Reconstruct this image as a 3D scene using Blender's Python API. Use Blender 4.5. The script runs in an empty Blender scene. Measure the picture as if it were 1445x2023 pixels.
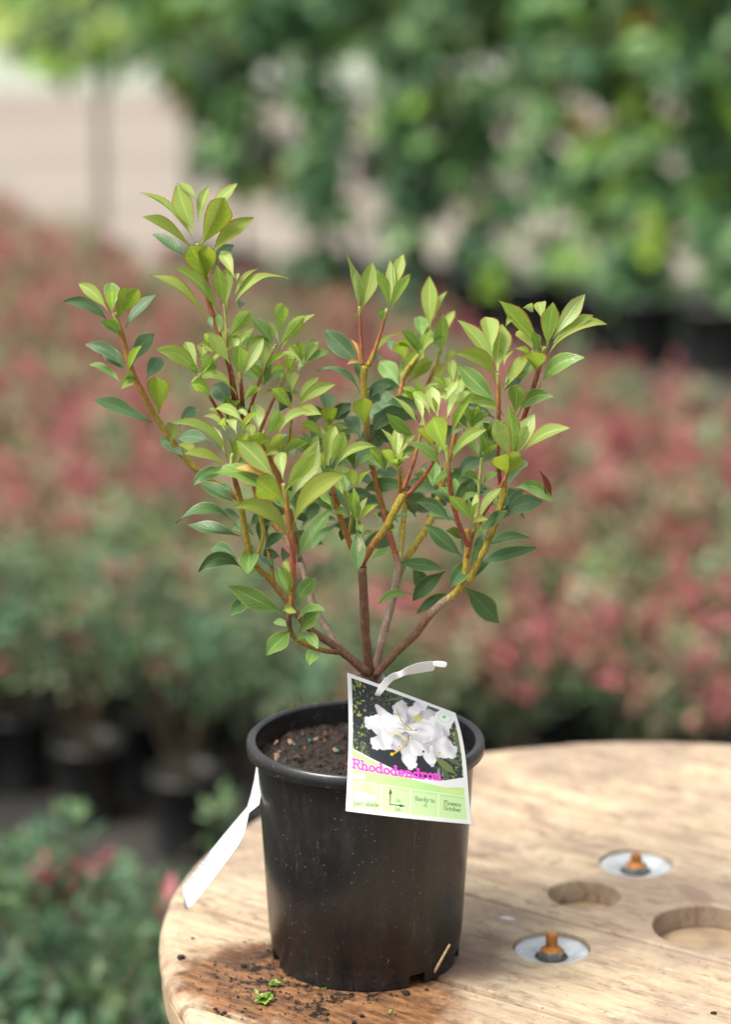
import bpy, bmesh, math, random
import numpy as np
from mathutils import Vector, Matrix, noise
R_ = math.radians
rnd = random.Random(7)
sc = bpy.context.scene
COL = sc.collection

# ------------------------------------------------------------------ camera, light, exposure
CAM_H, CAM_D, PITCH = 1.80, 1.88, R_(14.0)
TZ = CAM_H - 0.849                       # height of the table top
cam_d = bpy.data.cameras.new('camera'); cam = bpy.data.objects.new('camera', cam_d); COL.objects.link(cam)
cam.location = (0, -CAM_D, CAM_H); cam.rotation_euler = (math.pi/2 - PITCH, 0, 0)
cam_d.sensor_fit = 'VERTICAL'; cam_d.sensor_height = 36; cam_d.sensor_width = 36; cam_d.lens = 85
cam_d.clip_start = 0.05; cam_d.clip_end = 900
cam_d.dof.use_dof = True; cam_d.dof.focus_distance = 1.905; cam_d.dof.aperture_fstop = 2.7
sc.camera = cam
SUN_EL, SUN_AZ = R_(58), R_(-118)        # azimuth clockwise from +Y (negative = to the left)
sun_vec = Vector((math.cos(SUN_EL)*math.sin(SUN_AZ), math.cos(SUN_EL)*math.cos(SUN_AZ), math.sin(SUN_EL)))
sl = bpy.data.lights.new('sun', 'SUN'); sl.energy = 2.4; sl.angle = R_(24); sl.color = (1.0, 0.95, 0.88)
so = bpy.data.objects.new('sun', sl); COL.objects.link(so); so.rotation_euler = sun_vec.to_track_quat('Z', 'Y').to_euler()
so.location = (-3, -2, 6)
world = bpy.data.worlds.new('World'); sc.world = world; world.use_nodes = True
wn = world.node_tree; wn.nodes.clear()
sky = wn.nodes.new('ShaderNodeTexSky'); sky.sky_type = 'NISHITA'; sky.sun_disc = False
sky.sun_elevation = SUN_EL; sky.sun_rotation = SUN_AZ % (2*math.pi); sky.dust_density = 5.0; sky.air_density = 1.0
hs = wn.nodes.new('ShaderNodeHueSaturation'); hs.inputs['Saturation'].default_value = 0.22
bgn = wn.nodes.new('ShaderNodeBackground'); bgn.inputs['Strength'].default_value = 0.15
wo = wn.nodes.new('ShaderNodeOutputWorld')
wn.links.new(sky.outputs[0], hs.inputs['Color']); wn.links.new(hs.outputs[0], bgn.inputs[0]); wn.links.new(bgn.outputs[0], wo.inputs[0])
vs = sc.view_settings; sc.display_settings.display_device = 'sRGB'
vs.view_transform = 'Standard'; vs.look = 'None'; vs.gamma = 1.0; vs.use_curve_mapping = False; vs.exposure = 0.80
sc.cycles.use_denoising = True
sc.cycles.max_bounces = 8; sc.cycles.diffuse_bounces = 3; sc.cycles.glossy_bounces = 3; sc.cycles.transmission_bounces = 4
sc.cycles.caustics_reflective = False; sc.cycles.caustics_refractive = False

# ------------------------------------------------------------------ helpers
FPX = 85/36*2023.0
SCL = 2450.0                              # photo pixels per metre at the plant
def ray(px, py):
    x = (px-722.5)/FPX; y = -(py-1011.5)/FPX
    return Vector((x, math.cos(PITCH)+y*math.sin(PITCH), -math.sin(PITCH)+y*math.cos(PITCH)))
def at(px, py, y):                        # a point of the photograph at a chosen depth y
    d = ray(px, py); return Vector((0, -CAM_D, CAM_H)) + d*((y+CAM_D)/d.y)
def onz(px, py, z):
    d = ray(px, py); return Vector((0, -CAM_D, CAM_H)) + d*((z-CAM_H)/d.z)

def tag(o, label=None, cat=None, group=None, kind=None):
    if label: o['label'] = label
    if cat: o['category'] = cat
    if group: o['group'] = group
    if kind: o['kind'] = kind
    return o
def empty(name, loc, label=None, cat=None, group=None, rz=0):
    o = bpy.data.objects.new(name, None); COL.objects.link(o); o.location = loc; o.rotation_euler.z = rz
    o.empty_display_size = 0.05
    return tag(o, label, cat, group)
def link(name, me, mats=None, parent=None, loc=None, smooth=False):
    if mats is not None:
        for m in (mats if isinstance(mats, (list, tuple)) else [mats]): me.materials.append(m)
    if smooth and len(me.polygons): me.polygons.foreach_set('use_smooth', [True]*len(me.polygons))
    o = bpy.data.objects.new(name, me); COL.objects.link(o)
    if parent: o.parent = parent
    if loc is not None: o.location = loc
    return o
class MB:
    def __init__(s): s.v = []; s.f = []; s.m = []; s.c = []
    def add(s, vs, fs, m=0, col=None):
        b = len(s.v); s.v += [tuple(p) for p in vs]; s.f += [tuple(b+i for i in f) for f in fs]; s.m += [m]*len(fs)
        s.c += [col if col else (1, 1, 1, 1)]*len(vs)
    def mesh(s, name, useC=False):
        me = bpy.data.meshes.new(name); me.from_pydata(s.v, [], s.f); me.update()
        if any(s.m): me.polygons.foreach_set('material_index', s.m)
        if useC:
            a = me.color_attributes.new('col', 'FLOAT_COLOR', 'POINT'); a.data.foreach_set('color', np.array(s.c, dtype=np.float32).ravel())
        return me
    def box(s, lo, hi, m=0):
        x0, y0, z0 = lo; x1, y1, z1 = hi
        s.add([(x0,y0,z0),(x1,y0,z0),(x1,y1,z0),(x0,y1,z0),(x0,y0,z1),(x1,y0,z1),(x1,y1,z1),(x0,y1,z1)],
              [(0,3,2,1),(4,5,6,7),(0,1,5,4),(1,2,6,5),(2,3,7,6),(3,0,4,7)], m)
def lathe(prof, n=48, cap0=False, cap1=False, a0=0, a1=2*math.pi):
    full = abs(a1-a0-2*math.pi) < 1e-6
    k = n if full else n+1
    v = []; f = []
    for r, z in prof:
        for i in range(k):
            a = a0+(a1-a0)*i/n; v.append((r*math.cos(a), r*math.sin(a), z))
    for j in range(len(prof)-1):
        for i in range(n):
            i2 = (i+1) % k
            f.append((j*k+i, j*k+i2, (j+1)*k+i2, (j+1)*k+i))
    if cap0: f.append(tuple(range(k))[::-1])
    if cap1: f.append(tuple((len(prof)-1)*k+i for i in range(k)))
    return v, f
def tube(pts, rads, n=8, cols=None, mb=None, m=0):
    """a smooth tube through pts, tapering"""
    P = [Vector(p) for p in pts]
    fine = []; fr = []; fc = []
    seg = 5 if len(P) > 2 else 2
    for i in range(len(P)-1):
        p0 = P[max(i-1, 0)]; p1 = P[i]; p2 = P[i+1]; p3 = P[min(i+2, len(P)-1)]
        for k in range(seg):
            t = k/seg
            q = 0.5*((2*p1)+(p2-p0)*t+(2*p0-5*p1+4*p2-p3)*t*t+(3*p1-p0-3*p2+p3)*t**3)
            fine.append(q); fr.append(rads[i]*(1-t)+rads[i+1]*t)
            if cols: fc.append(tuple(cols[i][j]*(1-t)+cols[i+1][j]*t for j in range(4)))
    fine.append(P[-1]); fr.append(rads[-1])
    if cols: fc.append(cols[-1])
    mb = mb or MB(); b = len(mb.v)
    up = Vector((0.3, -1, 0.2)).normalized()
    for i, q in enumerate(fine):
        d = (fine[min(i+1, len(fine)-1)]-fine[max(i-1, 0)]).normalized()
        a = d.cross(up).normalized(); c = d.cross(a)
        for k in range(n):
            th = 2*math.pi*k/n
            r = fr[i]*(1+0.20*noise.noise(q*260+Vector((k*1.7, 0, 0))))
            mb.v.append(tuple(q+(a*math.cos(th)+c*math.sin(th))*r)); mb.c.append(fc[i] if cols else (1, 1, 1, 1))
    for i in range(len(fine)-1):
        for k in range(n):
            k2 = (k+1) % n
            mb.f.append((b+i*n+k, b+i*n+k2, b+(i+1)*n+k2, b+(i+1)*n+k)); mb.m.append(m)
    mb.f.append(tuple(b+(len(fine)-1)*n+k for k in range(n))); mb.m.append(m)
    mb.f.append(tuple(b+k for k in range(n))[::-1]); mb.m.append(m)
    return mb

# ---- node material helpers
class NT:
    def __init__(s, name):
        s.mat = bpy.data.materials.new(name); s.mat.use_nodes = True; s.t = s.mat.node_tree
        s.b = s.t.nodes['Principled BSDF']; s.o = s.t.nodes['Material Output']
    def n(s, ty, **kw):
        x = s.t.nodes.new(ty)
        for k, v in kw.items():
            if k in x.inputs and not hasattr(x, k): x.inputs[k].default_value = v
            else:
                try: setattr(x, k, v)
                except Exception: x.inputs[k].default_value = v
        return x
    def L(s, a, b): s.t.links.new(a, b)
    def inp(s, name, v):
        s.b.inputs[name].default_value = v
    def math(s, op, a, b=None, clamp=False):
        x = s.t.nodes.new('ShaderNodeMath'); x.operation = op; x.use_clamp = clamp
        for i, q in enumerate((a, b)):
            if q is None: continue
            if isinstance(q, (int, float)): x.inputs[i].default_value = q
            else: s.L(q, x.inputs[i])
        return x.outputs[0]
    def mix(s, f, a, b, blend='MIX'):
        x = s.t.nodes.new('ShaderNodeMix'); x.data_type = 'RGBA'; x.blend_type = blend
        for i, q in ((0, f), (6, a), (7, b)):
            if isinstance(q, (int, float)): x.inputs[i].default_value = q
            elif isinstance(q, tuple): x.inputs[i].default_value = q if len(q) == 4 else q+(1,)
            else: s.L(q, x.inputs[i])
        return x.outputs[2]
    def coords(s, kind='Object', scale=(1, 1, 1), rot=(0, 0, 0)):
        tc = s.t.nodes.new('ShaderNodeTexCoord'); mp = s.t.nodes.new('ShaderNodeMapping')
        mp.inputs['Scale'].default_value = scale; mp.inputs['Rotation'].default_value = rot
        s.L(tc.outputs[kind], mp.inputs[0]); return mp.outputs[0]
    def noise(s, vec, scale, detail=4, rough=0.55, dist=0):
        x = s.t.nodes.new('ShaderNodeTexNoise'); x.inputs['Scale'].default_value = scale
        x.inputs['Detail'].default_value = detail; x.inputs['Roughness'].default_value = rough; x.inputs['Distortion'].default_value = dist
        if vec is not None: s.L(vec, x.inputs['Vector'])
        return x.outputs[0]
    def ramp(s, f, stops):
        x = s.t.nodes.new('ShaderNodeValToRGB'); e = x.color_ramp.elements
        while len(e) < len(stops): e.new(0.5)
        for i, (p, c) in enumerate(stops):
            e[i].position = p; e[i].color = c if len(c) == 4 else tuple(c)+(1,)
        s.L(f, x.inputs[0]); return x.outputs[0]
    def bump(s, h, strength=0.3, dist=0.001):
        x = s.t.nodes.new('ShaderNodeBump'); x.inputs['Strength'].default_value = strength; x.inputs['Distance'].default_value = dist
        s.L(h, x.inputs['Height']); s.L(x.outputs[0], s.b.inputs['Normal']); return x.outputs[0]
BW = lambda v: (v, v, v, 1)

def simple(name, col, rough=0.6, var=0.25, scale=40, bump=0.0, metallic=0):
    m = NT(name); v = m.coords(); f = m.noise(v, scale)
    c = m.ramp(f, [(0.3, tuple(x*(1-var) for x in col)), (0.7, tuple(min(1, x*(1+var)) for x in col))])
    m.L(c, m.b.inputs['Base Color']); m.inp('Roughness', rough); m.inp('Metallic', metallic)
    if bump: m.bump(f, bump, 0.002)
    return m.mat

# ------------------------------------------------------------------ setting: ground
def flat(name, poly, z, mat, label, cat):
    me = bpy.data.meshes.new(name); me.from_pydata([(x, y, z) for x, y in poly], [], [tuple(range(len(poly)))])
    o = link(name, me, mat); tag(o, label, None, None, 'structure'); return o
g = NT('sandy_ground'); v = g.coords()
f1 = g.noise(v, 0.35, 5); f2 = g.noise(v, 14, 6, 0.7); f3 = g.noise(g.coords(scale=(0.15, 1.1, 1)), 0.8, 3)
c = g.ramp(f1, [(0.3, (.21, .172, .135)), (0.7, (.30, .25, .205))])
c = g.mix(0.55, c, g.ramp(f3, [(0.35, (.13, .105, .08)), (0.6, (.31, .262, .215))]))
c = g.mix(0.35, c, g.ramp(f2, [(0.35, (.16, .13, .10)), (0.65, (.34, .30, .26))]))
g.L(c, g.b.inputs['Base Color']); g.inp('Roughness', 0.95); g.bump(f2, 0.4, 0.02)
ground = flat('ground', [(-400, -60), (400, -60), (400, 700), (-400, 700)], 0.0, g.mat, 'pale sandy gravel ground behind the rows of nursery plants', 'ground')
m = NT('weed_mat_black'); v = m.coords(); f = m.noise(v, 3, 4); w = m.noise(v, 90, 2)
m.L(m.ramp(f, [(0.3, (.012, .012, .012)), (0.5, (.022, .020, .017)), (0.75, (.06, .047, .036))]), m.b.inputs['Base Color']); m.inp('Roughness', 0.85); m.bump(w, 0.3, 0.004)
flat('weed_mat', [(-4.5, -4), (4.5, -4), (4.5, 9.2), (1.5, 10.2), (0, 10.9), (-.5, 10.3), (-4.5, 10.0)], 0.004, m.mat, 'black weed mat under the potted plants', 'weed mat')
m = NT('lawn_green'); v = m.coords(); f = m.noise(v, 0.5, 5); f2 = m.noise(v, 25, 4)
m.L(m.mix(0.4, m.ramp(f, [(0.3, (.17, .23, .03)), (0.7, (.34, .38, .07))]), m.ramp(f2, [(0.3, (.06, .12, .02)), (0.7, (.25, .33, .08))])), m.b.inputs['Base Color']); m.inp('Roughness', 0.9); m.bump(f2, 0.6, 0.03)
flat('lawn', [(-400, 30.5), (400, 30.5), (400, 700), (-400, 700)], 0.004, m.mat, 'yellow green lawn far behind', 'lawn')
m = NT('gravel_pale'); v = m.coords(); f = m.noise(v, 1.2, 5)
m.L(m.ramp(f, [(0.3, (.22, .25, .18)), (0.7, (.36, .37, .31))]), m.b.inputs['Base Color']); m.inp('Roughness', 0.95)
flat('gravel_path', [(-60, 22.5), (60, 23.5), (60, 29.5), (-60, 29)], 0.004, m.mat, 'pale grey green gravel path in front of the lawn', 'path')

# ------------------------------------------------------------------ background foliage
def leafmat(name, cols, rough=0.5, transl=0.3, tcol=None, spec=0.4):
    """cols: three colours, spread over the leaves by an island-random value"""
    m = NT(name); geo = m.n('ShaderNodeNewGeometry')
    c = m.ramp(geo.outputs['Random Per Island'], [(0.0, cols[0]), (0.5, cols[1]), (1.0, cols[2])])
    m.L(c, m.b.inputs['Base Color']); m.inp('Roughness', rough); m.inp('Specular IOR Level', spec)
    tr = m.n('ShaderNodeBsdfTranslucent'); mx = m.n('ShaderNodeMixShader'); mx.inputs[0].default_value = transl
    tc = m.mix(1.0, c, (1.0, 1.15, 0.55), 'MULTIPLY') if tcol is None else m.mix(0.5, c, tcol)
    m.L(tc, tr.inputs[0]); m.L(m.b.outputs[0], mx.inputs[1]); m.L(tr.outputs[0], mx.inputs[2]); m.L(mx.outputs[0], m.o.inputs[0])
    return m.mat
def colmat(name, rough=.5, transl=.3):
    m = NT(name); a = m.n('ShaderNodeAttribute'); a.attribute_name = 'col'; geo = m.n('ShaderNodeNewGeometry')
    c = m.mix(1.0, a.outputs['Color'], m.ramp(geo.outputs['Random Per Island'], [(0, BW(.72)), (1, BW(1.25))]), 'MULTIPLY')
    m.L(c, m.b.inputs['Base Color']); m.inp('Roughness', rough); m.inp('Specular IOR Level', .4)
    tr = m.n('ShaderNodeBsdfTranslucent'); mx = m.n('ShaderNodeMixShader'); mx.inputs[0].default_value = transl
    m.L(c, tr.inputs[0]); m.L(m.b.outputs[0], mx.inputs[1]); m.L(tr.outputs[0], mx.inputs[2]); m.L(mx.outputs[0], m.o.inputs[0]); return m.mat
M_SHR = colmat('shrub_leaf'); M_TLC = colmat('broad_leaf', .42, .42)
SC = {'pink': (.42, .115, .13), 'red': (.35, .085, .085), 'salmon': (.42, .21, .155), 'bronze': (.31, .23, .145), 'sage': (.23, .29, .16), 'green': (.125, .205, .085), 'deep': (.065, .125, .055), 'lime': (.24, .31, .12), 'tan': (.36, .29, .20), 'blue': (.09, .18, .095)}  # paler greens and tans imitate lens haze over the bed
M_NG = leafmat('nandina_green', [(.045, .105, .055), (.085, .165, .085), (.15, .21, .075)])
M_NR = leafmat('nandina_red', [(.22, .045, .06), (.38, .085, .10), (.46, .15, .14)], tcol=(.6, .12, .12))
M_NB = leafmat('nandina_bronze', [(.19, .10, .06), (.28, .16, .095), (.20, .20, .08)])
M_NS = simple('nandina_stem', (.12, .085, .05), 0.7)
M_BP = simple('black_nursery_plastic', (.026, .027, .028), 0.36, 0.3, 12)
M_SOILFAR = simple('dark_potting_mix', (.030, .020, .014), 0.95, 0.5, 60, 0.5)

def leaflet(mb, p, d, nrm, L, W, m, col=None):
    d = d.normalized(); s = d.cross(nrm)
    if s.length < 1e-4: s = d.orthogonal()
    s.normalize(); u = s.cross(d)
    mid = p+d*(L*0.45)
    mb.add([p, mid+s*W/2+u*W*0.18, p+d*L, mid-s*W/2+u*W*0.18, mid], [(0, 4, 1), (4, 2, 1), (0, 3, 4), (4, 3, 2)], m, col)
def rvec(r):
    while True:
        q = Vector((r.uniform(-1, 1), r.uniform(-1, 1), r.uniform(-1, 1)))
        if 0.05 < q.length < 1: return q.normalized()
def nandina_mesh(seed, redness, h=0.31, spread=0.19, nst=13, kind='x'):
    r = random.Random(seed); LS = .78; fo = MB(); st = MB()
    for k in range(nst):
        a = 2*math.pi*(k+r.random()*0.8)/nst*1.0; s = spread*(0.15+0.85*r.random()**0.6); hh = h*r.uniform(0.45, 1.12)
        b = Vector((math.cos(a)*0.02, math.sin(a)*0.02, 0.15)); t = Vector((math.cos(a)*s, math.sin(a)*s, 0.15+hh))
        mid = (b+t)/2+Vector((-math.cos(a)*0.02, -math.sin(a)*0.02, hh*0.08))
        tube([b, mid, t], [0.0028, 0.002, 0.001], 4, mb=st)
        top_red = r.random() < redness
        for j in range(5):                       # sprays up the stem, each of one colour
            q = .38+.62*j/4; base = b.lerp(mid, q*2) if q < 0.5 else mid.lerp(t, q*2-1)
            if j >= 3: cn = r.choice(['pink', 'red', 'salmon', 'pink', 'bronze']) if top_red else r.choice(['sage', 'lime', 'green', 'bronze', 'sage'])
            elif j == 2: cn = r.choice(['bronze', 'tan', 'sage', 'salmon', 'lime']) if top_red else r.choice(['green', 'sage', 'lime'])
            else: cn = r.choice(['green', 'deep', 'green', 'sage'])
            c0 = SC[cn]; k_ = r.uniform(.8, 1.25); c0 = (c0[0]*k_, c0[1]*k_, c0[2]*k_, 1)
            if kind == 'front' and j < 1: continue
            if kind in ('near', 'front'):
                cn = r.choice(['blue', 'green', 'blue', 'deep', 'sage', 'green']) if r.random() > redness*.5 or j < 3 else r.choice(['pink', 'red'])
                c0 = SC[cn]; c0 = (c0[0]*k_, c0[1]*k_, c0[2]*k_, 1)
            dirb = Vector((math.cos(a+r.uniform(-1.3, 1.3)), math.sin(a+r.uniform(-1.3, 1.3)), .35))
            cen = base+dirb*r.uniform(.01, .05)
            for i in range(15 if j >= 3 else 9):
                o_ = rvec(r); p = cen+o_*r.uniform(0, .034); d = o_+dirb*.6
                leaflet(fo, p, d, Vector((0, 0, 1))+rvec(r)*0.55, r.uniform(0.032, 0.056)*LS, r.uniform(0.016, 0.026)*LS, 0, c0)
    return fo.mesh('nandina_foliage', True), st.mesh('nandina_stems')
v, f = lathe([(0.058, 0.0), (0.060, 0.012), (0.070, 0.155), (0.076, 0.156), (0.077, 0.170), (0.070, 0.170), (0.068, 0.148), (0.0, 0.148)], 24, cap0=True)
pm = MB(); pm.add(v, f); POT_SMALL = pm.mesh('small_pot'); POT_SMALL.materials.append(M_BP)
POT_SMALL.polygons.foreach_set('use_smooth', [True]*len(POT_SMALL.polygons))
v, f = lathe([(0.069, 0.150), (0.04, 0.154), (0.0, 0.152)], 16); sm_ = MB(); sm_.add(v, f); SOIL_SMALL = sm_.mesh('small_soil'); SOIL_SMALL.materials.append(M_SOILFAR)
VAR = {}
for kind, red in (('red', 0.80), ('mixed', 0.45), ('green', 0.10), ('near', .12), ('front', .10)):
    for k in range(4):
        fm, sm = nandina_mesh(100+k+int(red*1000), red, kind=kind, h=.42 if kind == 'front' else .31, spread=.22 if kind == 'front' else .19)
        fm.materials.append(M_SHR)
        sm.materials.append(M_NS); VAR[(kind, k)] = (fm, sm)
LAB = {'red': 'low potted shrub with mostly pink red young leaves in the blurred bed',
       'mixed': 'low potted shrub with half red half green leaves in the blurred bed',
       'green': 'low potted shrub with almost all green leaves in the blurred bed'}
PROTO = {}
def shrub(x, y, kind, scale, rz, label=None, group='low red and green shrubs in the nursery bed', z=0.004):
    key = (kind, rnd.randrange(4))
    if key not in PROTO:
        root = empty('potted_shrub', (0, 0, 0)); fm, sm = VAR[key]
        a = link('pot', POT_SMALL, None, root); b = link('soil', SOIL_SMALL, None, root)
        c = link('foliage', fm, None, root); tag(c, kind='stuff'); d = link('stems', sm, None, root)
        PROTO[key] = [root]; t = root
    else:
        src = PROTO[key][0]; t = src.copy(); COL.objects.link(t)
        for ch in list(src.children):
            q = ch.copy(); COL.objects.link(q); q.parent = t
    t.location = (x, y, z); t.rotation_euler.z = rz; t.scale = (1, 1, 1)
    tag(t, label or LAB[kind], 'shrub', group)
    for ch in t.children:
        if ch.name.startswith(('foliage', 'stems')): ch.scale = (scale, scale, scale); ch.location.z = 0.15*(1-scale)
    return t
def far_edge(x): # where the bed ends, going back
    return 4.95+(1.07-x)*1.62
n_sh = 0
y = 2.95; row = 0
while y < 10:
    hw = 0.1513*(y+CAM_D)+0.26
    x = -hw+(0.13 if row % 2 else 0)
    while x < hw:
        xx = x+rnd.uniform(-.03, .03); yy = y+rnd.uniform(-.03, .03)
        if yy < far_edge(xx):
            nz = noise.noise(Vector((xx*1.6, yy*1.1, 3.3)))
            red = 0.54+0.6*nz+(0.24 if xx > 0.1 else 0)+(0.25 if yy > 6.5 and xx < -0.3 else 0)-(0.28 if yy < 3.6 and xx < 0 else 0)
            kind = 'red' if red > 0.66 else ('mixed' if red > 0.33 else 'green')
            side = xx/hw; pl = ('at the left' if side < -.33 else ('in the middle' if side < .33 else 'at the right'))
            dp = 'in the nearest rows' if yy < 4.0 else ('in the middle rows' if yy < far_edge(xx)-1.3 else 'along the far edge')
            lab_ = {'red': 'low shrub of mostly pink leaves ', 'mixed': 'low shrub of red and green leaves ', 'green': 'low all green shrub '}[kind]+dp+' '+pl
            shrub(xx, yy, kind, rnd.uniform(0.85, 1.1), rnd.uniform(0, 6.28), lab_); n_sh += 1
        x += 0.27
    y += 0.27; row += 1
# the near clump left of and below the table top
near = [(-.60, .72, 'near', 1.1, 'green shrub at the very bottom left corner of the picture'),
        (-.36, .70, 'near', 1.05, 'green shrub just left of the table edge at the bottom'),
        (-.44, .95, 'near', 1.2, 'green shrub behind the table rim level with the pot base'),
        (-.70, .98, 'near', 1.15, 'green shrub cut by the left edge level with the pot base'),
        (-.55, 1.24, 'near', 1.1, 'green shrub with a few pink shoots left of the hanging white tag'),
        (-.30, 1.22, 'near', 1.0, 'green shrub partly hidden by the table rim beside the white tag'),
        (-.80, 1.26, 'near', 1.1, 'shrub with dull pink shoots at the left edge level with the white tag'),
        (-.43, 1.50, 'near', .98, 'shrub with bright pink tips in front of the bare black pots'),
        (-.68, 1.52, 'near', 1.0, 'upper left green shrub of the near clump beside the dark gap'),
        (-.92, 1.54, 'near', 1.0, 'green shrub at the far left of the near clump, cut by the left edge')]
for x, y, k, s, lab in near:
    if lab: shrub(x, y, k, s, rnd.uniform(0, 6.28), lab, 'near clump of shrubs beside the table')
n_sh += len(near)
# the front row, whose bare black pots show under the leaves
for x, y, k, s, lab in [(-.80, 2.92, 'front', 1.0, 'front row shrub at the left edge over its dark pot'), (-.56, 2.74, 'front', 1.0, 'front row shrub over the leftmost clearly visible black pot'),
        (-.35, 2.56, 'front', 1.05, 'front row shrub over the middle visible black pot left of the table pot'), (-.16, 2.42, 'front', .95, 'front row shrub whose black pot is partly behind the table pot'),
        (.06, 2.62, 'mixed', 1.0, 'front row shrub hidden low behind the table pot'), (.30, 2.66, 'red', 1.0, 'front row pink shrub just right of the picture card'), (.54, 2.62, 'red', 1.0, 'front row shrub behind the right part of the table'), (.78, 2.68, 'red', 1.0, 'front row shrub at the right edge behind the table')]:
    shrub(x, y, k, s, rnd.uniform(0, 6.28), lab, 'front row of the bed behind the table')

# tall leafy plants trained up green stakes behind the bed
M_TL = [leafmat('broad_leaf_mid', [(.035, .10, .035), (.075, .165, .065), (.12, .24, .06)], 0.42, 0.3),
        leafmat('broad_leaf_dark', [(.018, .055, .024), (.035, .09, .035), (.06, .13, .05)], 0.42, 0.2),
        leafmat('broad_leaf_bright', [(.16, .30, .03), (.22, .36, .05), (.26, .38, .06)], 0.45, 0.4),
        leafmat('broad_leaf_orange', [(.50, .22, .05), (.45, .26, .06), (.38, .28, .06)], 0.5, 0.3)]
M_STAKE = simple('green_stake', (.03, .10, .06), 0.4)
M_CANE = simple('climber_stem', (.09, .08, .04), 0.7)
def broad(mb, p, d, nn, L, W, m, col=None):
    d = d.normalized(); s = d.cross(nn); s = s.normalized() if s.length > 1e-4 else d.orthogonal().normalized(); u = s.cross(d)
    pts = []
    for t, w in ((0.18, .55), (.5, 1), (.8, .62)):
        c = p+d*(L*t)+u*(-L*0.12*t*t)
        pts.append((c, w))
    v = [p]; 
    for c, w in pts: v += [c+s*W*w/2+u*W*.12, c, c-s*W*w/2+u*W*.12]
    v.append(p+d*L-u*L*0.14)
    f = [(0, 2, 1), (0, 3, 2), (1, 2, 5, 4), (2, 3, 6, 5), (4, 5, 8, 7), (5, 6, 9, 8), (7, 8, 10), (8, 9, 10)]
    mb.add(v, f, m, col)
def tall_plant(px_, y_, dens, crown_r, seed, label, top=1.75, low=0.35, bright=0.1, dark=0.45):
    r = random.Random(seed)
    x_ = (px_-722.5)/FPX*(CAM_D+y_)*1.02
    t = empty('staked_plant', (x_, y_, 0.004), label, 'potted plant', 'tall staked plants in black pots behind the bed')
    v, f = lathe([(0.115, 0.0), (0.12, 0.02), (0.145, 0.26), (0.158, 0.262), (0.158, 0.285), (0.146, 0.285), (0.143, 0.25), (0.0, 0.25)], 28, cap0=True)
    q = MB(); q.add(v, f); link('pot', q.mesh('pot'), M_BP, t, smooth=True)
    v, f = lathe([(0.144, .253), (.07, .262), (0, .26)], 20); q = MB(); q.add(v, f); link('soil', q.mesh('soil'), M_SOILFAR, t)
    v, f = lathe([(0.009, 0.25), (0.009, 1.45)], 8, cap1=True); q = MB(); q.add([(a+.03, b+.02, c) for a, b, c in v], f); link('stake', q.mesh('stake'), M_STAKE, t)
    pts = [Vector((0, 0, .25))]
    for k in range(1, 7): pts.append(Vector((r.uniform(-.03, .03), r.uniform(-.03, .03), .25+k*(top-.45)/6)))
    link('stem', tube(pts, [.011, .010, .009, .008, .007, .006, .004], 6).mesh('stem'), M_CANE, t, smooth=True)
    fo = MB(); TCOL = {0: [(.15, .31, .10), (.21, .38, .14), (.28, .43, .20)], 1: [(.05, .13, .05), (.075, .18, .065), (.07, .16, .075)], 2: [(.27, .46, .05), (.33, .49, .07)], 3: [(.50, .24, .06)]}
    def clump(cen, n, sp, droop):
        u = r.random(); mi = 2 if u < bright else (1 if u < bright+dark else 0)
        if r.random() < .025: mi = 3; n = 4
        c0 = r.choice(TCOL[mi]); k_ = r.uniform(.85, 1.2); c0 = (c0[0]*k_, c0[1]*k_, c0[2]*k_, 1)
        for i in range(n):
            o_ = rvec(r); p = cen+o_*sp*r.random()
            broad(fo, p, Vector((o_.x, o_.y, droop+o_.z*.5)), Vector((0, -.5, 1))+rvec(r)*.5, r.uniform(.08, .14), r.uniform(.06, .10), 0, c0)
    for j in range(int(34*dens)):      # crown
        a = r.uniform(0, 6.28); rr = crown_r*math.sqrt(r.random()); z = top-.62+r.random()*0.70
        clump(Vector((math.cos(a)*rr*1.25, math.sin(a)*rr*1.25, z)), 9, .09, -.5)
    for j in range(int(15*dens*(top-.50-low)/0.6)):
        a = r.uniform(0, 6.28); z = low+(top-.6-low)*r.random(); rr = r.uniform(.01, crown_r*.56)
        clump(Vector((math.cos(a)*rr, math.sin(a)*rr, z)), 8, .075, -.6)
    o = link('foliage', fo.mesh('foliage', True), M_TLC, t); tag(o, kind='stuff')
    return t
TALL = [(205, 9.3, .8, .30, 'leftmost tall plant, bare stem with a small leafy crown', 1.62, 1.12, .20, .5),
        (385, 9.2, 1.1, .34, 'tall plant with a thin lower stem second from the left', 1.66, .85, .2, .4),
        (475, 9.0, 1.3, .30, 'slim tall plant above the tallest shoot of the shrub', 1.66, .60, .2, .5),
        (640, 8.7, 1.6, .24, 'dark dense tall plant left of the centre', 1.75, .35, .04, .75),
        (815, 8.5, 1.9, .22, 'dense dark column of leaves right of the centre', 1.75, .30, .05, .7),
        (935, 8.5, 1.0, .28, 'tall plant with one bright yellow green patch', 1.72, .38, .10, .4),
        (1060, 8.3, 1.1, .27, 'tall plant with pale leaves right of the centre', 1.72, .38, .08, .35),
        (1185, 8.0, 1.1, .25, 'tall plant with sand showing through behind it', 1.70, .32, .10, .4),
        (1265, 7.8, 1.8, .22, 'tall plant with yellow green lower leaves', 1.70, .30, .28, .3),
        (1420, 7.6, 2.0, .30, 'tall dense plant cut by the right edge', 1.70, .45, .12, .5),
        (1570, 8.0, 1.6, .34, 'tall plant just outside the right edge', 1.70, .35, .10, .5)]
for i, (px_, y_, dn, cr, lab, tp, lw, br, dk) in enumerate(TALL):
    tall_plant(px_, y_, dn, cr, 50+i, lab, tp+.10, lw-(.14 if px_ > 500 else 0), br*1.2, dk*.85)
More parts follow.
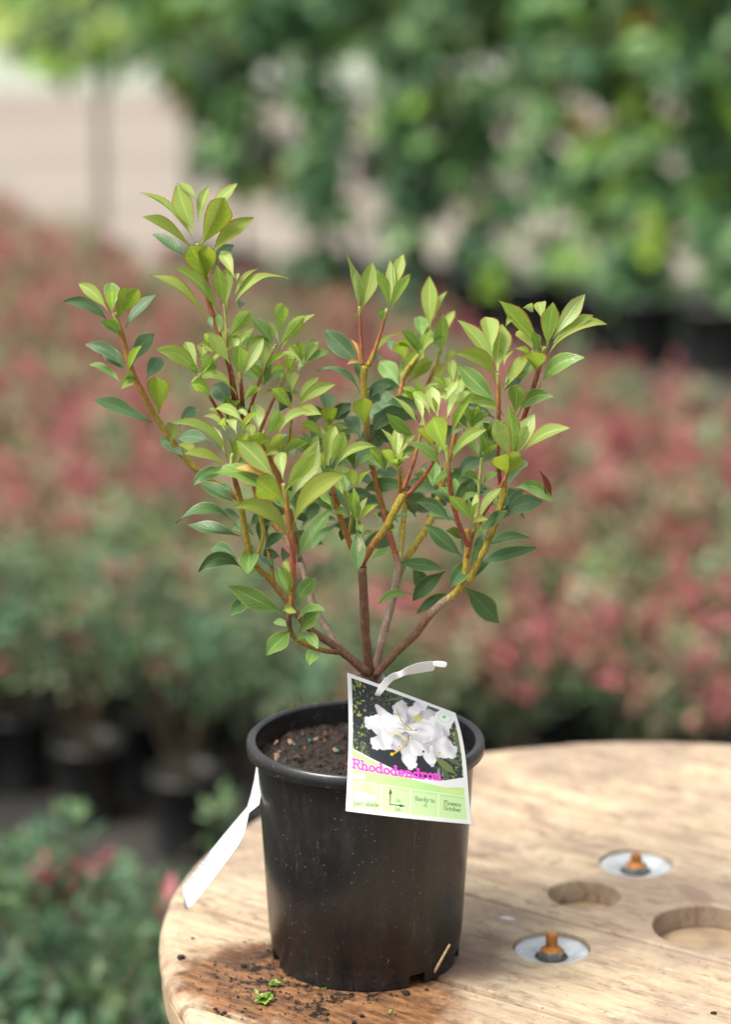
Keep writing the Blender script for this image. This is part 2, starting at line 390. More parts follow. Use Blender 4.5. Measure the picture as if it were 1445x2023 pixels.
# a second row further back, seen between the crowns
TALL2 = [(560, 14.8, 1.4, .42, 'tall plant of the rear row left of centre'),
         (740, 14.2, 1.4, .42, 'tall plant of the rear row in the centre'), (900, 13.4, 1.4, .4, 'tall plant of the rear row right of centre'),
         (1130, 12.8, 1.5, .42, 'tall plant of the rear row towards the right'), (1340, 12.2, 1.6, .45, 'tall plant of the rear row at the right edge')]
for i, (px_, y_, dn, cr, lab) in enumerate(TALL2):
    tall_plant(px_, y_, dn*.8, cr, 80+i, lab, 1.9, 1.05, .3, .15)
# clipped hedge at the back of the lawn
hb = MB(); r = random.Random(5)
for j in range(5200):
    p = Vector((r.uniform(-9, 12), 43+r.uniform(-.8, .8), r.uniform(0.1, 3.2))); broad(hb, p, rvec(r), rvec(r), .34, .22, 0 if r.random() < .6 else 1)
hr = empty('hedge', (0, 43, 0), 'tall green hedge at the far side of the lawn', 'hedge')
tag(link('foliage', hb.mesh('hedge'), M_TL[:2], hr, loc=(0, -43, 0)), kind='stuff')

# ------------------------------------------------------------------ cable drum table
TC = Vector((.290, .070)); TR = .468; TH = .020
wood = NT('weathered_pine')
tc = wood.n('ShaderNodeTexCoord'); mp = wood.n('ShaderNodeMapping'); mp.inputs['Rotation'].default_value = (0, 0, R_(35))
oi = wood.n('ShaderNodeObjectInfo')
wood.L(tc.outputs['Object'], mp.inputs[0])
add = wood.n('ShaderNodeVectorMath', operation='ADD'); sc_ = wood.n('ShaderNodeVectorMath', operation='SCALE'); sc_.inputs['Scale'].default_value = 7.0
wood.L(oi.outputs['Random'], sc_.inputs[0]); wood.L(mp.outputs[0], add.inputs[0]); wood.L(sc_.outputs[0], add.inputs[1])
def mapped(s):
    q = wood.n('ShaderNodeMapping'); q.inputs['Scale'].default_value = s; wood.L(add.outputs[0], q.inputs[0]); return q.outputs[0]
gr = wood.noise(mapped((1.6, 17, 6)), 2.4, 8, 0.66, 1.6)
fine = wood.noise(mapped((9, 330, 60)), 1.6, 7, 0.8)
blot = wood.noise(tc.outputs['Object'], 9, 7, 0.62, 0.3); blot2 = wood.noise(mapped((5, 13, 5)), 2.0, 8, 0.72, 0.8)
specks = wood.noise(tc.outputs['Object'], 150, 3, 0.6)
c = wood.ramp(gr, [(0.30, (.36, .255, .170)), (0.48, (.47, .362, .232)), (0.70, (.57, .462, .320))])
c = wood.mix(wood.math('MULTIPLY', wood.ramp(fine, [(0.40, BW(1)), (0.50, BW(0))]), 0.42), c, (.29, .20, .135))
scr_ = wood.noise(mapped((4, 120, 4)), 2.0, 3, .5, 2.2)
c = wood.mix(wood.math('MULTIPLY', wood.ramp(scr_, [(.655, BW(0)), (.675, BW(1))]), .65), c, (.13, .08, .055))
c = wood.mix(wood.math('MULTIPLY', wood.ramp(blot, [(0.44, BW(0)), (0.60, BW(1))]), 0.62), c, (.25, .180, .140))
blot3 = wood.noise(mapped((11, 30, 11)), 2.6, 9, .78, .6)
c = wood.mix(wood.math('MULTIPLY', wood.ramp(blot3, [(.545, BW(0)), (.60, BW(1))]), .60), c, (.155, .105, .080))
c = wood.mix(wood.math('MULTIPLY', wood.ramp(blot3, [(.36, BW(1)), (.42, BW(0))]), .45), c, (.62, .53, .43))
c = wood.mix(wood.math('MULTIPLY', wood.ramp(blot2, [(0.52, BW(0)), (0.62, BW(1))]), 0.62), c, (.20, .135, .10))
c = wood.mix(wood.math('MULTIPLY', wood.ramp(blot2, [(0.30, BW(1)), (0.44, BW(0))]), 0.4), c, (.62, .49, .37))
c = wood.mix(wood.ramp(specks, [(0.70, BW(0)), (0.74, BW(1))]), c, (.10, .07, .05))
# wet soil stain round the pot foot, then a painted shadow at its right
def blob(cx, cy, rx, ry, rot, nscale, namp):
    q = wood.n('ShaderNodeMapping'); q.vector_type = 'TEXTURE'; q.inputs['Location'].default_value = (cx, cy, 0); q.inputs['Rotation'].default_value = (0, 0, rot); q.inputs['Scale'].default_value = (rx, ry, 1)
    wood.L(tc.outputs['Object'], q.inputs[0]); sp = wood.n('ShaderNodeSeparateXYZ'); wood.L(q.outputs[0], sp.inputs[0])
    d = wood.math('SQRT', wood.math('ADD', wood.math('POWER', sp.outputs[0], 2.0), wood.math('POWER', sp.outputs[1], 2.0)))
    n_ = wood.noise(tc.outputs['Object'], nscale, 6, 0.65)
    return wood.math('ADD', d, wood.math('MULTIPLY', wood.math('SUBTRACT', n_, 0.5), namp))
d1 = blob(-.045, -.066, .135, .090, R_(-18), 20, 0.85)
st = wood.ramp(d1, [(0.80, BW(1)), (1.02, BW(0))])
stn = wood.noise(mapped((9, 34, 8)), 3.5, 9, 0.82)
stc = wood.ramp(stn, [(0.34, (.030, .016, .010)), (0.46, (.12, .055, .025)), (0.57, (.27, .125, .050)), (0.72, (.40, .235, .12))])
c = wood.mix(wood.math('MULTIPLY', st, 0.96), c, stc)
mudn = wood.noise(tc.outputs['Object'], 48, 9, 0.78)
mud = wood.math('MULTIPLY', wood.ramp(mudn, [(0.515, BW(0)), (0.56, BW(1))]), wood.ramp(blob(-.05, -.055, .098, .078, R_(-30), 30, 1.1), [(0.75, BW(1)), (0.95, BW(0))]))
c = wood.mix(mud, c, (.018, .012, .009))
shadow_d = blob(.088, -.015, .035, .075, R_(-15), 28, 1.2)
c = wood.mix(wood.math('MULTIPLY', wood.ramp(shadow_d, [(0.5, BW(1)), (1.0, BW(0))]), 0.55), c, (.16, .085, .055))  # pot's shadow on the wood, put into the colour as a brown patch
wood.L(c, wood.b.inputs['Base Color']); wood.inp('Specular IOR Level', 0.25)
wood.L(wood.ramp(st, [(0, BW(0.72)), (1, BW(0.52))]), wood.b.inputs['Roughness'])
hh = wood.math('ADD', wood.math('MULTIPLY', gr, 0.7), wood.math('MULTIPLY', fine, 0.5))
wood.bump(wood.math('ADD', hh, wood.math('MULTIPLY', mud, 0.8)), 0.55, 0.0011)
M_WOOD = wood.mat

table = empty('cable_drum_table', (TC.x, TC.y, 0.0), 'round wooden cable drum table of weathered planks under the potted shrub', 'table')
TA = R_(-35)                               # plank direction
ca, sa = math.cos(TA), math.sin(TA)
HOLES = [(Vector((.295, .050)), .0475), (Vector((.195, .122)), .0320)]
WASH = [(Vector((.2484, .194)), .0330), (Vector((.1570, .0073)), .0320)]
def outline(R, v0, v1, n=40):
    v0 = max(v0, -R*0.99999); v1 = min(v1, R*0.99999)
    a0 = math.asin(v0/R); a1 = math.asin(v1/R)
    pts = [(R*math.cos(a0+(a1-a0)*i/n), R*math.sin(a0+(a1-a0)*i/n)) for i in range(n+1)]
    pts += [(-R*math.cos(a1+(a0-a1)*i/n), R*math.sin(a1+(a0-a1)*i/n)) for i in range(n+1)]
    return [(x*ca-y*sa, x*sa+y*ca) for x, y in pts]
def cutter(cx, cy, prof, n=56):
    v, f = lathe(prof, n, cap0=True, cap1=True)
    me = bpy.data.meshes.new('cut'); me.from_pydata([(a+cx, b+cy, z) for a, b, z in v], [], f); me.update()
    bm = bmesh.new(); bm.from_mesh(me); bmesh.ops.recalc_face_normals(bm, faces=bm.faces); bm.to_mesh(me); bm.free()
    return me
cuts = []
for p, r in HOLES: cuts.append(cutter(p.x, p.y, [(r, TZ-.2), (r, TZ-.0015), (r+.0015, TZ+.0005), (r+.003, TZ+.05)]))
for p, r in WASH: cuts.append(cutter(p.x, p.y, [(.0150, TZ-.0125), (.0152, TZ-.0085), (r+.0008, TZ-.0075), (r+.0012, TZ+.05)]))
seams = [-.50, -.335, -.170, -.009-.0, .152, .409, .60]
# seam offsets are measured from the world origin along the plank normal; shift to the disc centre
nv = Vector((-sa, ca)); off = nv.dot(TC)
vals = [s-off for s in (-.30, -.160, -.009, .152, .409, .545, .75)]
tmp_cutters = []
for me in cuts:
    o = bpy.data.objects.new('cutter', me); COL.objects.link(o); o.location = (-TC.x, -TC.y, 0); o.location += Vector((TC.x, TC.y, 0)); tmp_cutters.append(o)
def plank(v0, v1, k):
    lev = [(0.002, 0.0012, TZ-TH), (0.0, 0.0, TZ-TH+.003), (0.0, 0.0, TZ-.0135), (.0012, .0002, TZ-.009), (.0045, .0006, TZ-.0042), (.0095, .0014, TZ-.0012), (.0165, .0026, TZ)]
    dz = [0, -.0006, .0004, 0, -.0009, .0003][k % 6]
    V = []; F = []; n = 40; m = 2*(n+1)
    for di, ds, z in lev:
        for (x, y) in outline(TR-di, v0+.0015+ds*1.3, v1-.0015-ds*1.3, n):
            V.append((x+TC.x, y+TC.y, z+dz))
    for j in range(len(lev)-1):
        for i in range(m): F.append((j*m+i, j*m+(i+1) % m, (j+1)*m+(i+1) % m, (j+1)*m+i))
    F.append(tuple(range(m))[::-1]); F.append(tuple((len(lev)-1)*m+i for i in range(m)))
    me = bpy.data.meshes.new('plank'); me.from_pydata(V, [], F); me.update()
    o = bpy.data.objects.new('plank', me); COL.objects.link(o)
    for cu in tmp_cutters:
        md = o.modifiers.new('b', 'BOOLEAN'); md.operation = 'DIFFERENCE'; md.object = cu; md.solver = 'EXACT'
    bpy.context.view_layer.update()
    dg = bpy.context.evaluated_depsgraph_get(); nm = bpy.data.meshes.new_from_object(o.evaluated_get(dg)); nm.name = 'plank'
    o.modifiers.clear(); o.data = nm; o.parent = table; o.location = (-TC.x, -TC.y, 0)
    nm.materials.clear(); nm.materials.append(M_WOOD)
    return o
for k in range(len(vals)-1):
    if vals[k] < TR and vals[k+1] > -TR: plank(vals[k], vals[k+1], k)
for o in tmp_cutters: bpy.data.objects.remove(o)
# second, crossing layer under the planks, with the hub bore narrower and offset downwards
M_WOOD2 = simple('old_pine', (.36, .26, .16), 0.8, 0.3, 30, 0.3)
def disc_ring(name, z0, z1, R, r, mat):
    v, f = lathe([(r, z0), (R, z0), (R, z1), (r, z1), (r, z0)], 72); q = MB(); q.add(v, f); return link(name, q.mesh(name), mat, table, loc=(0, 0, 0))
def disc(name, z0, z1, R, mat):
    v, f = lathe([(R-.004, z0), (R, z0+.004), (R, z1-.004), (R-.004, z1)], 72, cap0=True, cap1=True); q = MB(); q.add(v, f); return link(name, q.mesh(name), mat, table)
disc('lower_layer', TZ-TH-.030, TZ-TH-.001, TR-.002, M_WOOD2)
core = MB(); 
for k in range(18):
    a = 2*math.pi*k/18; r0 = .20; w = .034
    c0 = Vector((math.cos(a)*r0, math.sin(a)*r0, 0)); t_ = Vector((-math.sin(a), math.cos(a), 0))*w; n_ = Vector((math.cos(a), math.sin(a), 0))*.009
    V = [c0-t_-n_, c0+t_-n_, c0+t_+n_, c0-t_+n_]
    q = MB(); z0, z1 = .075, TZ-TH-.036
    q.add([tuple(p+Vector((0, 0, z0))) for p in V]+[tuple(p+Vector((0, 0, z1))) for p in V], [(0,3,2,1),(4,5,6,7),(0,1,5,4),(1,2,6,5),(2,3,7,6),(3,0,4,7)])
    link('stave', q.mesh('stave'), M_WOOD2, table)
disc('base_disc', 0.006, .072, TR-.004, M_WOOD2)

# washers, nuts and rusty bolts let into the planks
M_ZINC = NT('galvanised_steel'); v = M_ZINC.coords(); f = M_ZINC.noise(v, 70, 5)
M_ZINC.L(M_ZINC.ramp(f, [(0.3, (.42, .44, .44)), (0.7, (.66, .69, .70))]), M_ZINC.b.inputs['Base Color']); M_ZINC.inp('Metallic', 0.35); M_ZINC.inp('Roughness', 0.5); M_ZINC.bump(f, .2, .001); M_ZINC = M_ZINC.mat
M_RUST = NT('orange_rust'); v = M_RUST.coords(); f = M_RUST.noise(v, 160, 6, .7)
M_RUST.L(M_RUST.ramp(f, [(0.32, (.09, .035, .018)), (0.5, (.38, .14, .03)), (0.7, (.60, .27, .05))]), M_RUST.b.inputs['Base Color']); M_RUST.inp('Roughness', 0.85); M_RUST.bump(f, .6, .001); M_RUST = M_RUST.mat
M_NUT = simple('dull_steel_nut', (.25, .25, .23), 0.5, .3, 90, .2, .5)
for i, (p, r) in enumerate(WASH):
    deep = .012 if i else .009
    w_ = MB(); v, f = lathe([(r, TZ-.0060), (r, TZ-.0035), (r-.0012, TZ-.0026), (r*.80, TZ-.0028), (r*.66, TZ-.0050), (.0148, TZ-.0070), (.0140, TZ-.0078)], 48); w_.add(v, f)
    wo_ = link('washer', w_.mesh('washer'), M_ZINC, table, loc=(p.x-TC.x, p.y-TC.y, 0), smooth=True)
    nz = TZ-.0112; q = MB(); V = []
    for z, rr in ((nz, .0112), (nz+.0088, .0112), (nz+.0100, .0096)):
        for k in range(6): a = math.pi*k/3+.25+i; V.append((rr*math.cos(a), rr*math.sin(a), z))
    F = [(j*6+k, j*6+(k+1) % 6, (j+1)*6+(k+1) % 6, (j+1)*6+k) for j in range(2) for k in range(6)]+[tuple(range(12, 18)), tuple(range(6))[::-1]]
    q.add(V, F); link('nut', q.mesh('nut'), M_NUT, wo_)
    q = MB(); top = nz+(.0245 if i else .0200)
    prof = [(.0098, nz+.0098), (.0078, nz+.0112), (.0058, nz+.0125)]
    z = nz+.0125
    while z < top-.002: prof += [(.0052, z+.0006), (.0044, z+.0012)]; z += .0013
    prof += [(.0046, top-.001), (.0036, top)]
    v, f = lathe(prof, 20, cap1=True); q.add(v, f); link('bolt', q.mesh('bolt'), M_RUST, wo_, smooth=True)

# ------------------------------------------------------------------ the pot
M_POT = NT('black_plastic_dusty'); v = M_POT.coords(); P = M_POT
sp1 = P.noise(v, 330, 2, .5); sp2 = P.noise(v, 120, 4, .6); cl = P.noise(v, 14, 5, .6); scr = P.noise(P.coords(scale=(30, 30, 4), rot=(.3, .5, 0)), 3.0, 6, .8, 1.5)
vor = P.n('ShaderNodeTexVoronoi'); vor.inputs['Scale'].default_value = 215; P.L(v, vor.inputs['Vector'])
vor2 = P.n('ShaderNodeTexVoronoi'); vor2.inputs['Scale'].default_value = 420; P.L(v, vor2.inputs['Vector'])
dots2 = P.math('MULTIPLY', P.ramp(vor2.outputs['Distance'], [(0.10, BW(1)), (0.2, BW(0))]), P.ramp(P.noise(v, 45, 5, .7), [(0.50, BW(0)), (0.62, BW(1))]))
dots = P.math('MULTIPLY', P.ramp(vor.outputs['Distance'], [(0.09, BW(1)), (0.15, BW(0))]), P.ramp(sp2, [(0.50, BW(0)), (0.60, BW(1))]))
dust = P.math('MULTIPLY', P.ramp(cl, [(0.42, BW(0)), (0.75, BW(1))]), P.ramp(sp2, [(0.4, BW(0.15)), (0.7, BW(1))]))
c = P.mix(P.math('MULTIPLY', dust, 0.13), (.0075, .0077, .0082), (.12, .115, .11))
c = P.mix(P.math('MULTIPLY', P.ramp(scr, [(0.62, BW(0)), (0.67, BW(1))]), .12), c, (.28, .28, .28))
c = P.mix(P.math('MULTIPLY', dots2, 0.35), c, (.26, .24, .22))
stk = P.noise(P.coords(scale=(1, 1, .12)), 95, 5, .7)
c = P.mix(P.math('MULTIPLY', P.ramp(stk, [(.52, BW(0)), (.72, BW(1))]), .07), c, (.15, .13, .12))
c = P.mix(P.math('MULTIPLY', dots, 0.5), c, (.38, .34, .30))
P.L(c, P.b.inputs['Base Color']); P.L(P.ramp(cl, [(0.3, BW(.23)), (0.7, BW(.38))]), P.b.inputs['Roughness']); P.inp('Specular IOR Level', 0.5)
P.bump(P.math('ADD', P.math('MULTIPLY', dots, .6), P.math('MULTIPLY', P.noise(P.coords(scale=(1, 1, .25)), 60, 3), .35)), 0.22, .0006)
M_POT = P.mat
POT = empty('plant_pot', (0, 0, TZ), 'glossy black plastic nursery pot with dusty specks standing on the drum table', 'pot')
PH = .190
prof = [(.0, .011), (.066, .011), (.074, .0095), (.0785, .0100), (.0798, .0165), (.0804, .0230), (.0808, .0236), (.0855, .105), (.0892, .172), (.0896, .1782),
        (.0960, .1786), (.0976, .1798), (.0980, .1840), (.0975, .1885), (.0958, .1902), (.0925, .1903), (.0905, .1890), (.0892, .1800), (.0862, .150), (.0800, .060), (.0, .040)]
q = MB(); v, f = lathe(prof, 96); q.add(v, f); body = link('pot_body', q.mesh('pot_body'), M_POT, POT, smooth=True)
md = body.modifiers.new('bev', 'EDGE_SPLIT'); md.split_angle = R_(40)
for a0, a1 in ((205, 297), (308, 340), (352, 395), (50, 88), (100, 140), (152, 192)):
    pr = [(.0745, .0115), (.0740, .0008), (.0752, 0.0), (.0770, 0.0), (.0783, .0010), (.0788, .0115)]
    q = MB(); v, f = lathe(pr, 24, a0=R_(a0), a1=R_(a1)); k = 25
    f += [tuple(j*k for j in range(len(pr)))[::-1], tuple(j*k+24 for j in range(len(pr)))]
    q.add(v, f); link('foot', q.mesh('foot'), M_POT, POT, smooth=False)
# potting mix
M_SOIL = NT('potting_mix_dark'); v = M_SOIL.coords(); f = M_SOIL.noise(v, 190, 6, .7); f2 = M_SOIL.noise(v, 60, 4)
c = M_SOIL.ramp(f, [(0.3, (.008, .006, .005)), (0.52, (.030, .019, .013)), (0.68, (.085, .050, .032)), (0.8, (.15, .09, .06))])
M_SOIL.L(c, M_SOIL.b.inputs['Base Color']); M_SOIL.inp('Roughness', .9); M_SOIL.bump(f, .9, .004); M_SOIL = M_SOIL.mat
SZ = .1745
q = MB(); n = 60; V = []; F = []
for j in range(n+1):
    for i in range(n+1):
        x = -1+2*i/n; y = -1+2*j/n
        # square to disc
        u_ = x*math.sqrt(max(0, 1-y*y/2)); w_ = y*math.sqrt(max(0, 1-x*x/2)); X, Y = u_*.0885, w_*.0885
        h = .0035*noise.fractal(Vector((X*60, Y*60, 1)), .8, 2.1, 5)+.0022*noise.noise(Vector((X*240, Y*240, 4)))+.004*math.exp(-(X*X+Y*Y)/.0006)
        V.append((X, Y, SZ+h-.003))
for j in range(n):
    for i in range(n): a = j*(n+1)+i; F.append((a, a+1, a+n+2, a+n+1))
q.add(V, F); so_ = link('potting_mix', q.mesh('potting_mix'), M_SOIL, POT, smooth=False); tag(so_, kind='stuff')
def chunk(r, s):
    bm = bmesh.new(); bmesh.ops.create_icosphere(bm, subdivisions=1, radius=1)
    for v in bm.verts:
        k = 1+r.uniform(-.35, .35); v.co = Vector((v.co.x*s[0]*k, v.co.y*s[1]*k, v.co.z*s[2]*k))
    me = bpy.data.meshes.new('chunk'); bm.to_mesh(me); bm.free(); return me
M_BARK = [simple('pine_bark_dark', (.035, .020, .014), .9, .4, 200, .5), simple('pine_bark_red', (.15, .060, .030), .85, .4, 200, .5), simple('pine_bark_tan', (.24, .15, .10), .85, .3, 200, .4)]
r = random.Random(3); CH = []
for k in range(9):
    me = chunk(r, (r.uniform(.0028, .0055), r.uniform(.0016, .003), r.uniform(.0009, .0018))); me.materials.append(M_BARK[k % 3]); CH.append(me)
for k in range(130):
    a = r.uniform(0, 6.28); rr = .084*math.sqrt(r.random()); mi = r.choice([0, 0, 3, 6, 0, 3, 0, 6, 1, 3, 6, 2]) 
    o = link('bark_chip', CH[mi], None, POT, loc=(rr*math.cos(a), rr*math.sin(a), SZ-.002+r.uniform(0, .003))); o.rotation_euler = (r.uniform(-.6, .6), r.uniform(-.6, .6), r.uniform(0, 6.28))
    s = r.uniform(.45, 1.1); o.scale = (s, s, s)
cr = MB()
for k in range(900):
    a = r.uniform(0, 6.28); rr = .087*math.sqrt(r.random()); s = r.uniform(.0006, .0018); c0 = Vector((rr*math.cos(a), rr*math.sin(a), SZ-.0022+r.uniform(0, .002)))
    V = [c0+rvec(r)*s for _ in range(4)]; cr.add(V, [(0, 1, 2), (0, 2, 3), (0, 3, 1), (1, 3, 2)])
tag(link('soil_crumbs', cr.mesh('soil_crumbs'), M_BARK[0], POT), kind='stuff')
M_PEL = simple('teal_fertiliser', (.02, .22, .14), .4, .2)
for px, py in ((625, 1391), (612, 1463), (582, 1471), (668, 1484), (700, 1402)):
    p = onz(px, py, TZ+SZ+.0035); q = MB(); v, f = lathe([(0, -.0014), (.0010, -.001), (.0014, 0), (.0010, .001), (0, .0014)], 8); q.add(v, f)
    link('fertiliser_pellet', q.mesh('fertiliser_pellet'), M_PEL, POT, loc=(p.x, p.y, p.z-TZ), smooth=True)
M_MOSS = simple('dry_moss', (.14, .13, .045), .9, .5, 100)
q = MB()
for k in range(46):
    cx, cy = r.choice([(630, 1404), (622, 1400), (655, 1408), (590, 1400), (640, 1420)]); p = onz(cx+r.uniform(-14, 14), cy+r.uniform(-8, 8), TZ+SZ)-Vector((0, 0, TZ))
    d = rvec(r); d.z = abs(d.z)+.6; tube([p, p+d*.005+rvec(r)*.002, p+d*.010+rvec(r)*.005], [.0004, .0003, .0001], 3, mb=q)
tag(link('moss', q.mesh('moss'), M_MOSS, POT), kind='stuff')

# ------------------------------------------------------------------ the rhododendron
def heromat(name, base, back, edge, vein, tr, rough, spec, sheen=0.0, transl=.3, scar=False, bumpk=.35):
    m = NT(name); uv = m.n('ShaderNodeUVMap'); uv.uv_map = 'uv'; sp = m.n('ShaderNodeSeparateXYZ'); m.L(uv.outputs[0], sp.inputs[0])
    oi = m.n('ShaderNodeObjectInfo'); tc = m.n('ShaderNodeTexCoord'); geo = m.n('ShaderNodeNewGeometry')
    au = m.math('ABSOLUTE', m.math('SUBTRACT', sp.outputs[0], 0.5))
    v = tc.outputs['Object']; nz = m.noise(v, 900, 3, .6); nz2 = m.noise(v, 70, 3, .5)
    rc = m.ramp(oi.outputs['Random'], [(0, tuple(x*.78 for x in base)), (.5, base), (1, (min(1, base[0]*1.35), min(1, base[1]*1.12), base[2]))])
    c = m.mix(m.math('MULTIPLY', m.ramp(nz2, [(.35, BW(0)), (.7, BW(1))]), .35), rc, tuple(x*.72 for x in base))
    c = m.mix(m.math('MULTIPLY', m.ramp(nz, [(.46, BW(0)), (.60, BW(1))]), .42), c, tuple(min(1, x*1.6+.03) for x in base))
    # side veins
    w = m.math('SINE', m.math('MULTIPLY', m.math('SUBTRACT', sp.outputs[1], m.math('MULTIPLY', au, .55)), 52.0))
    c = m.mix(m.math('MULTIPLY', m.ramp(w, [(.72, BW(0)), (1.0, BW(1))]), .34 if base[1] < .30 else .16), c, vein)
    cb = m.mix(.5, rc, back); c = m.mix(geo.outputs['Backfacing'], c, cb)
    c = m.mix(m.ramp(au, [(.022, BW(.9)), (.05, BW(0))]), c, vein)
    c = m.mix(m.ramp(au, [(.435, BW(0)), (.47, BW(.9))]), c, edge)
    spt = m.noise(v, 130, 2, .4); c = m.mix(m.math('MULTIPLY', m.ramp(spt, [(.70, BW(0)), (.745, BW(1))]), .55), c, (.22, .13, .05) if base[0] < .15 else (.42, .30, .08))
    if scar:
        d = m.math('ADD', m.math('ABSOLUTE', m.math('SUBTRACT', m.math('ADD', sp.outputs[0], m.math('MULTIPLY', m.noise(v, 260, 3), .35)), .78)), 0)
        k = m.math('MULTIPLY', m.ramp(d, [(.07, BW(1)), (.10, BW(0))]), m.math('MULTIPLY', m.ramp(sp.outputs[1], [(.2, BW(0)), (.24, BW(1))]), m.ramp(sp.outputs[1], [(.52, BW(1)), (.58, BW(0))])))
        c = m.mix(k, c, (.42, .27, .20))
    m.L(c, m.b.inputs['Base Color']); m.inp('Roughness', rough); m.inp('Specular IOR Level', spec)
    hgt = m.math('ADD', m.math('MULTIPLY', nz, .5), m.math('ADD', m.math('MULTIPLY', w, -.34 if base[1] < .3 else -.16), m.math('MULTIPLY', m.ramp(au, [(0, BW(0)), (.07, BW(1))]), .9)))
    bp = m.bump(hgt, bumpk, .0005)
    t = m.n('ShaderNodeBsdfTranslucent'); m.L(m.mix(1.0, c, tr, 'MULTIPLY'), t.inputs[0])
    mx = m.n('ShaderNodeMixShader'); mx.inputs[0].default_value = transl
    m.L(m.b.outputs[0], mx.inputs[1]); m.L(t.outputs[0], mx.inputs[2]); m.L(mx.outputs[0], m.o.inputs[0])
    return m.mat
LM = {
 'Y': heromat('young_leaf', (.215, .350, .075), (.36, .46, .12), (.42, .16, .05), (.46, .50, .16), (1.25, 1.35, .75), .50, .38, transl=.46),
 'P': heromat('silky_young_leaf', (.29, .43, .13), (.38, .46, .16), (.42, .22, .08), (.50, .55, .24), (1.2, 1.3, .8), .46, .5, transl=.36, bumpk=.6),
 'O': heromat('shaded_young_leaf', (.22, .31, .055), (.30, .37, .08), (.30, .13, .03), (.30, .30, .06), (1.25, 1.35, .65), .55, .3, transl=.48),
 'G': heromat('mid_green_leaf', (.105, .245, .045), (.17, .27, .07), (.30, .36, .08), (.26, .36, .10), (1.2, 1.3, .6), .38, .5, transl=.28),
 'M': heromat('mature_leaf', (.036, .105, .024), (.10, .17, .07), (.20, .29, .07), (.11, .20, .06), (1.1, 1.2, .6), .42, .38, transl=.14),
 'B': heromat('blue_green_leaf', (.055, .122, .042), (.11, .18, .09), (.16, .24, .10), (.12, .20, .09), (1.1, 1.2, .7), .46, .36, transl=.18),
 'R': heromat('dead_red_leaf_tip', (.20, .035, .03), (.22, .05, .04), (.30, .08, .05), (.26, .08, .05), (1.2, .8, .6), .6, .3, transl=.2),
 'S': heromat('scarred_leaf', (.085, .22, .05), (.15, .25, .07), (.24, .33, .08), (.20, .30, .09), (1.2, 1.3, .6), .38, .5, transl=.25, scar=True),
 'T': heromat('tan_dry_leaf', (.42, .28, .08), (.42, .28, .10), (.35, .18, .05), (.45, .30, .12), (1.1, 1, .7), .6, .3, transl=.2)}
ZN = {1: (100, 340, .4152), 2: (600, 480, .4291), 3: (320, 780, .346), 4: (680, 840, .3183), 5: (340, 780, 1/5.161), 6: (600, 600, 1/5.161),
      7: (740, 700, 1/5.558), 8: (580, 860, 1/5.161), 9: (400, 380, 1/4.497), 10: (760, 960, 1/4.25), 0: (0, 0, 1)}
SHRUB = empty('rhododendron_shrub', (0, 0, TZ+SZ), 'small young rhododendron shrub with yellow green leaf whorls growing in the black pot', 'shrub')
ORG = Vector((0, 0, TZ+SZ))
def leaf_mesh(B, T, Wr, nrm, lift, young, r, curl):
    """B,T world; midrib is a bent curve, blade cupped about it"""
    L = (T-B).length; d = (T-B)/L
    W = nrm.cross(d).normalized(); N = d.cross(W).normalized()
    ctrl = (B+T)/2+lift
    nu, nl = 6, 14; V = []; F = []; UV = []
    pk = 1.20 if young else 1.0
    cup = r.uniform(.30, .55) if young else r.uniform(.14, .34)
    ph = r.uniform(0, 6.28); wav = .06 if not young else .04; bendx = r.uniform(-.05, .05); tw = r.uniform(-.5, .5)
    for j in range(nl+1):
        t = j/nl
        c = B*(1-t)**2+ctrl*2*t*(1-t)+T*t*t
        tg = ((ctrl-B)*2*(1-t)+(T-ctrl)*2*t).normalized()
        w = (W-tg*W.dot(tg)).normalized(); nn = tg.cross(w).normalized(); w, nn = (w*math.cos(tw*t)+nn*math.sin(tw*t), nn*math.cos(tw*t)-w*math.sin(tw*t))
        pet = .10
        w_unused = 0
        if t < pet: hw = .035+.02*t/pet
        else:
            s = (t-pet)/(1-pet); hw = .04+.46*math.sin(math.pi*min(1, s**pk*.985))**(.95 if s > .5 else .86)
            if s > .93: hw *= (1-s)/.07*.85+.05 if young else (1-s)/.07*.9+.03
        if t > .72: hw *= 1-.42*((t-.72)/.28)**1.2*(1 if t < .995 else .6)
        for i in range(nu+1):
            u = i/nu; q = (u-.5)*2
            off = hw*Wr*q+bendx*L*math.sin(math.pi*t); lz = cup*Wr*.5*(abs(q)**1.3)*(hw/.5)+wav*Wr*abs(q)*math.sin(t*9+ph+(2 if q > 0 else 0))
            V.append(tuple(c+w*off+nn*lz-B)); UV.append((u, t))
    for j in range(nl):
        for i in range(nu): a = j*(nu+1)+i; F.append((a, a+1, a+nu+2, a+nu+1))
    if young:
        for k in range(34):                     # fine hairs along the margin
            j = r.randrange(3, nl-1); side = r.choice((0, nu)); a = Vector(V[j*(nu+1)+side]); b2_ = Vector(V[(j+1)*(nu+1)+side]); o_ = Vector(V[j*(nu+1)+(1 if side == 0 else nu-1)])
            p = a.lerp(b2_, r.random()); out = (a-o_).normalized()+(T-B).normalized()*r.uniform(.1, .7)+rvec(r)*.35; e = (b2_-a).normalized()*.00011; i0 = len(V)
            V += [tuple(p-e), tuple(p+e), tuple(p+out.normalized()*r.uniform(.0006, .0013))]; UV += [(.5, .5)]*3; F.append((i0, i0+1, i0+2))
    me = bpy.data.meshes.new('leaf'); me.from_pydata(V, [], F); me.update()
    uvl = me.uv_layers.new(name='uv'); lv = np.zeros(len(me.loops), dtype=np.int32); me.loops.foreach_get('vertex_index', lv)
    uvl.data.foreach_set('uv', np.array(UV, dtype=np.float32)[lv].ravel())
    me.polygons.foreach_set('use_smooth', [True]*len(me.polygons))
    return me
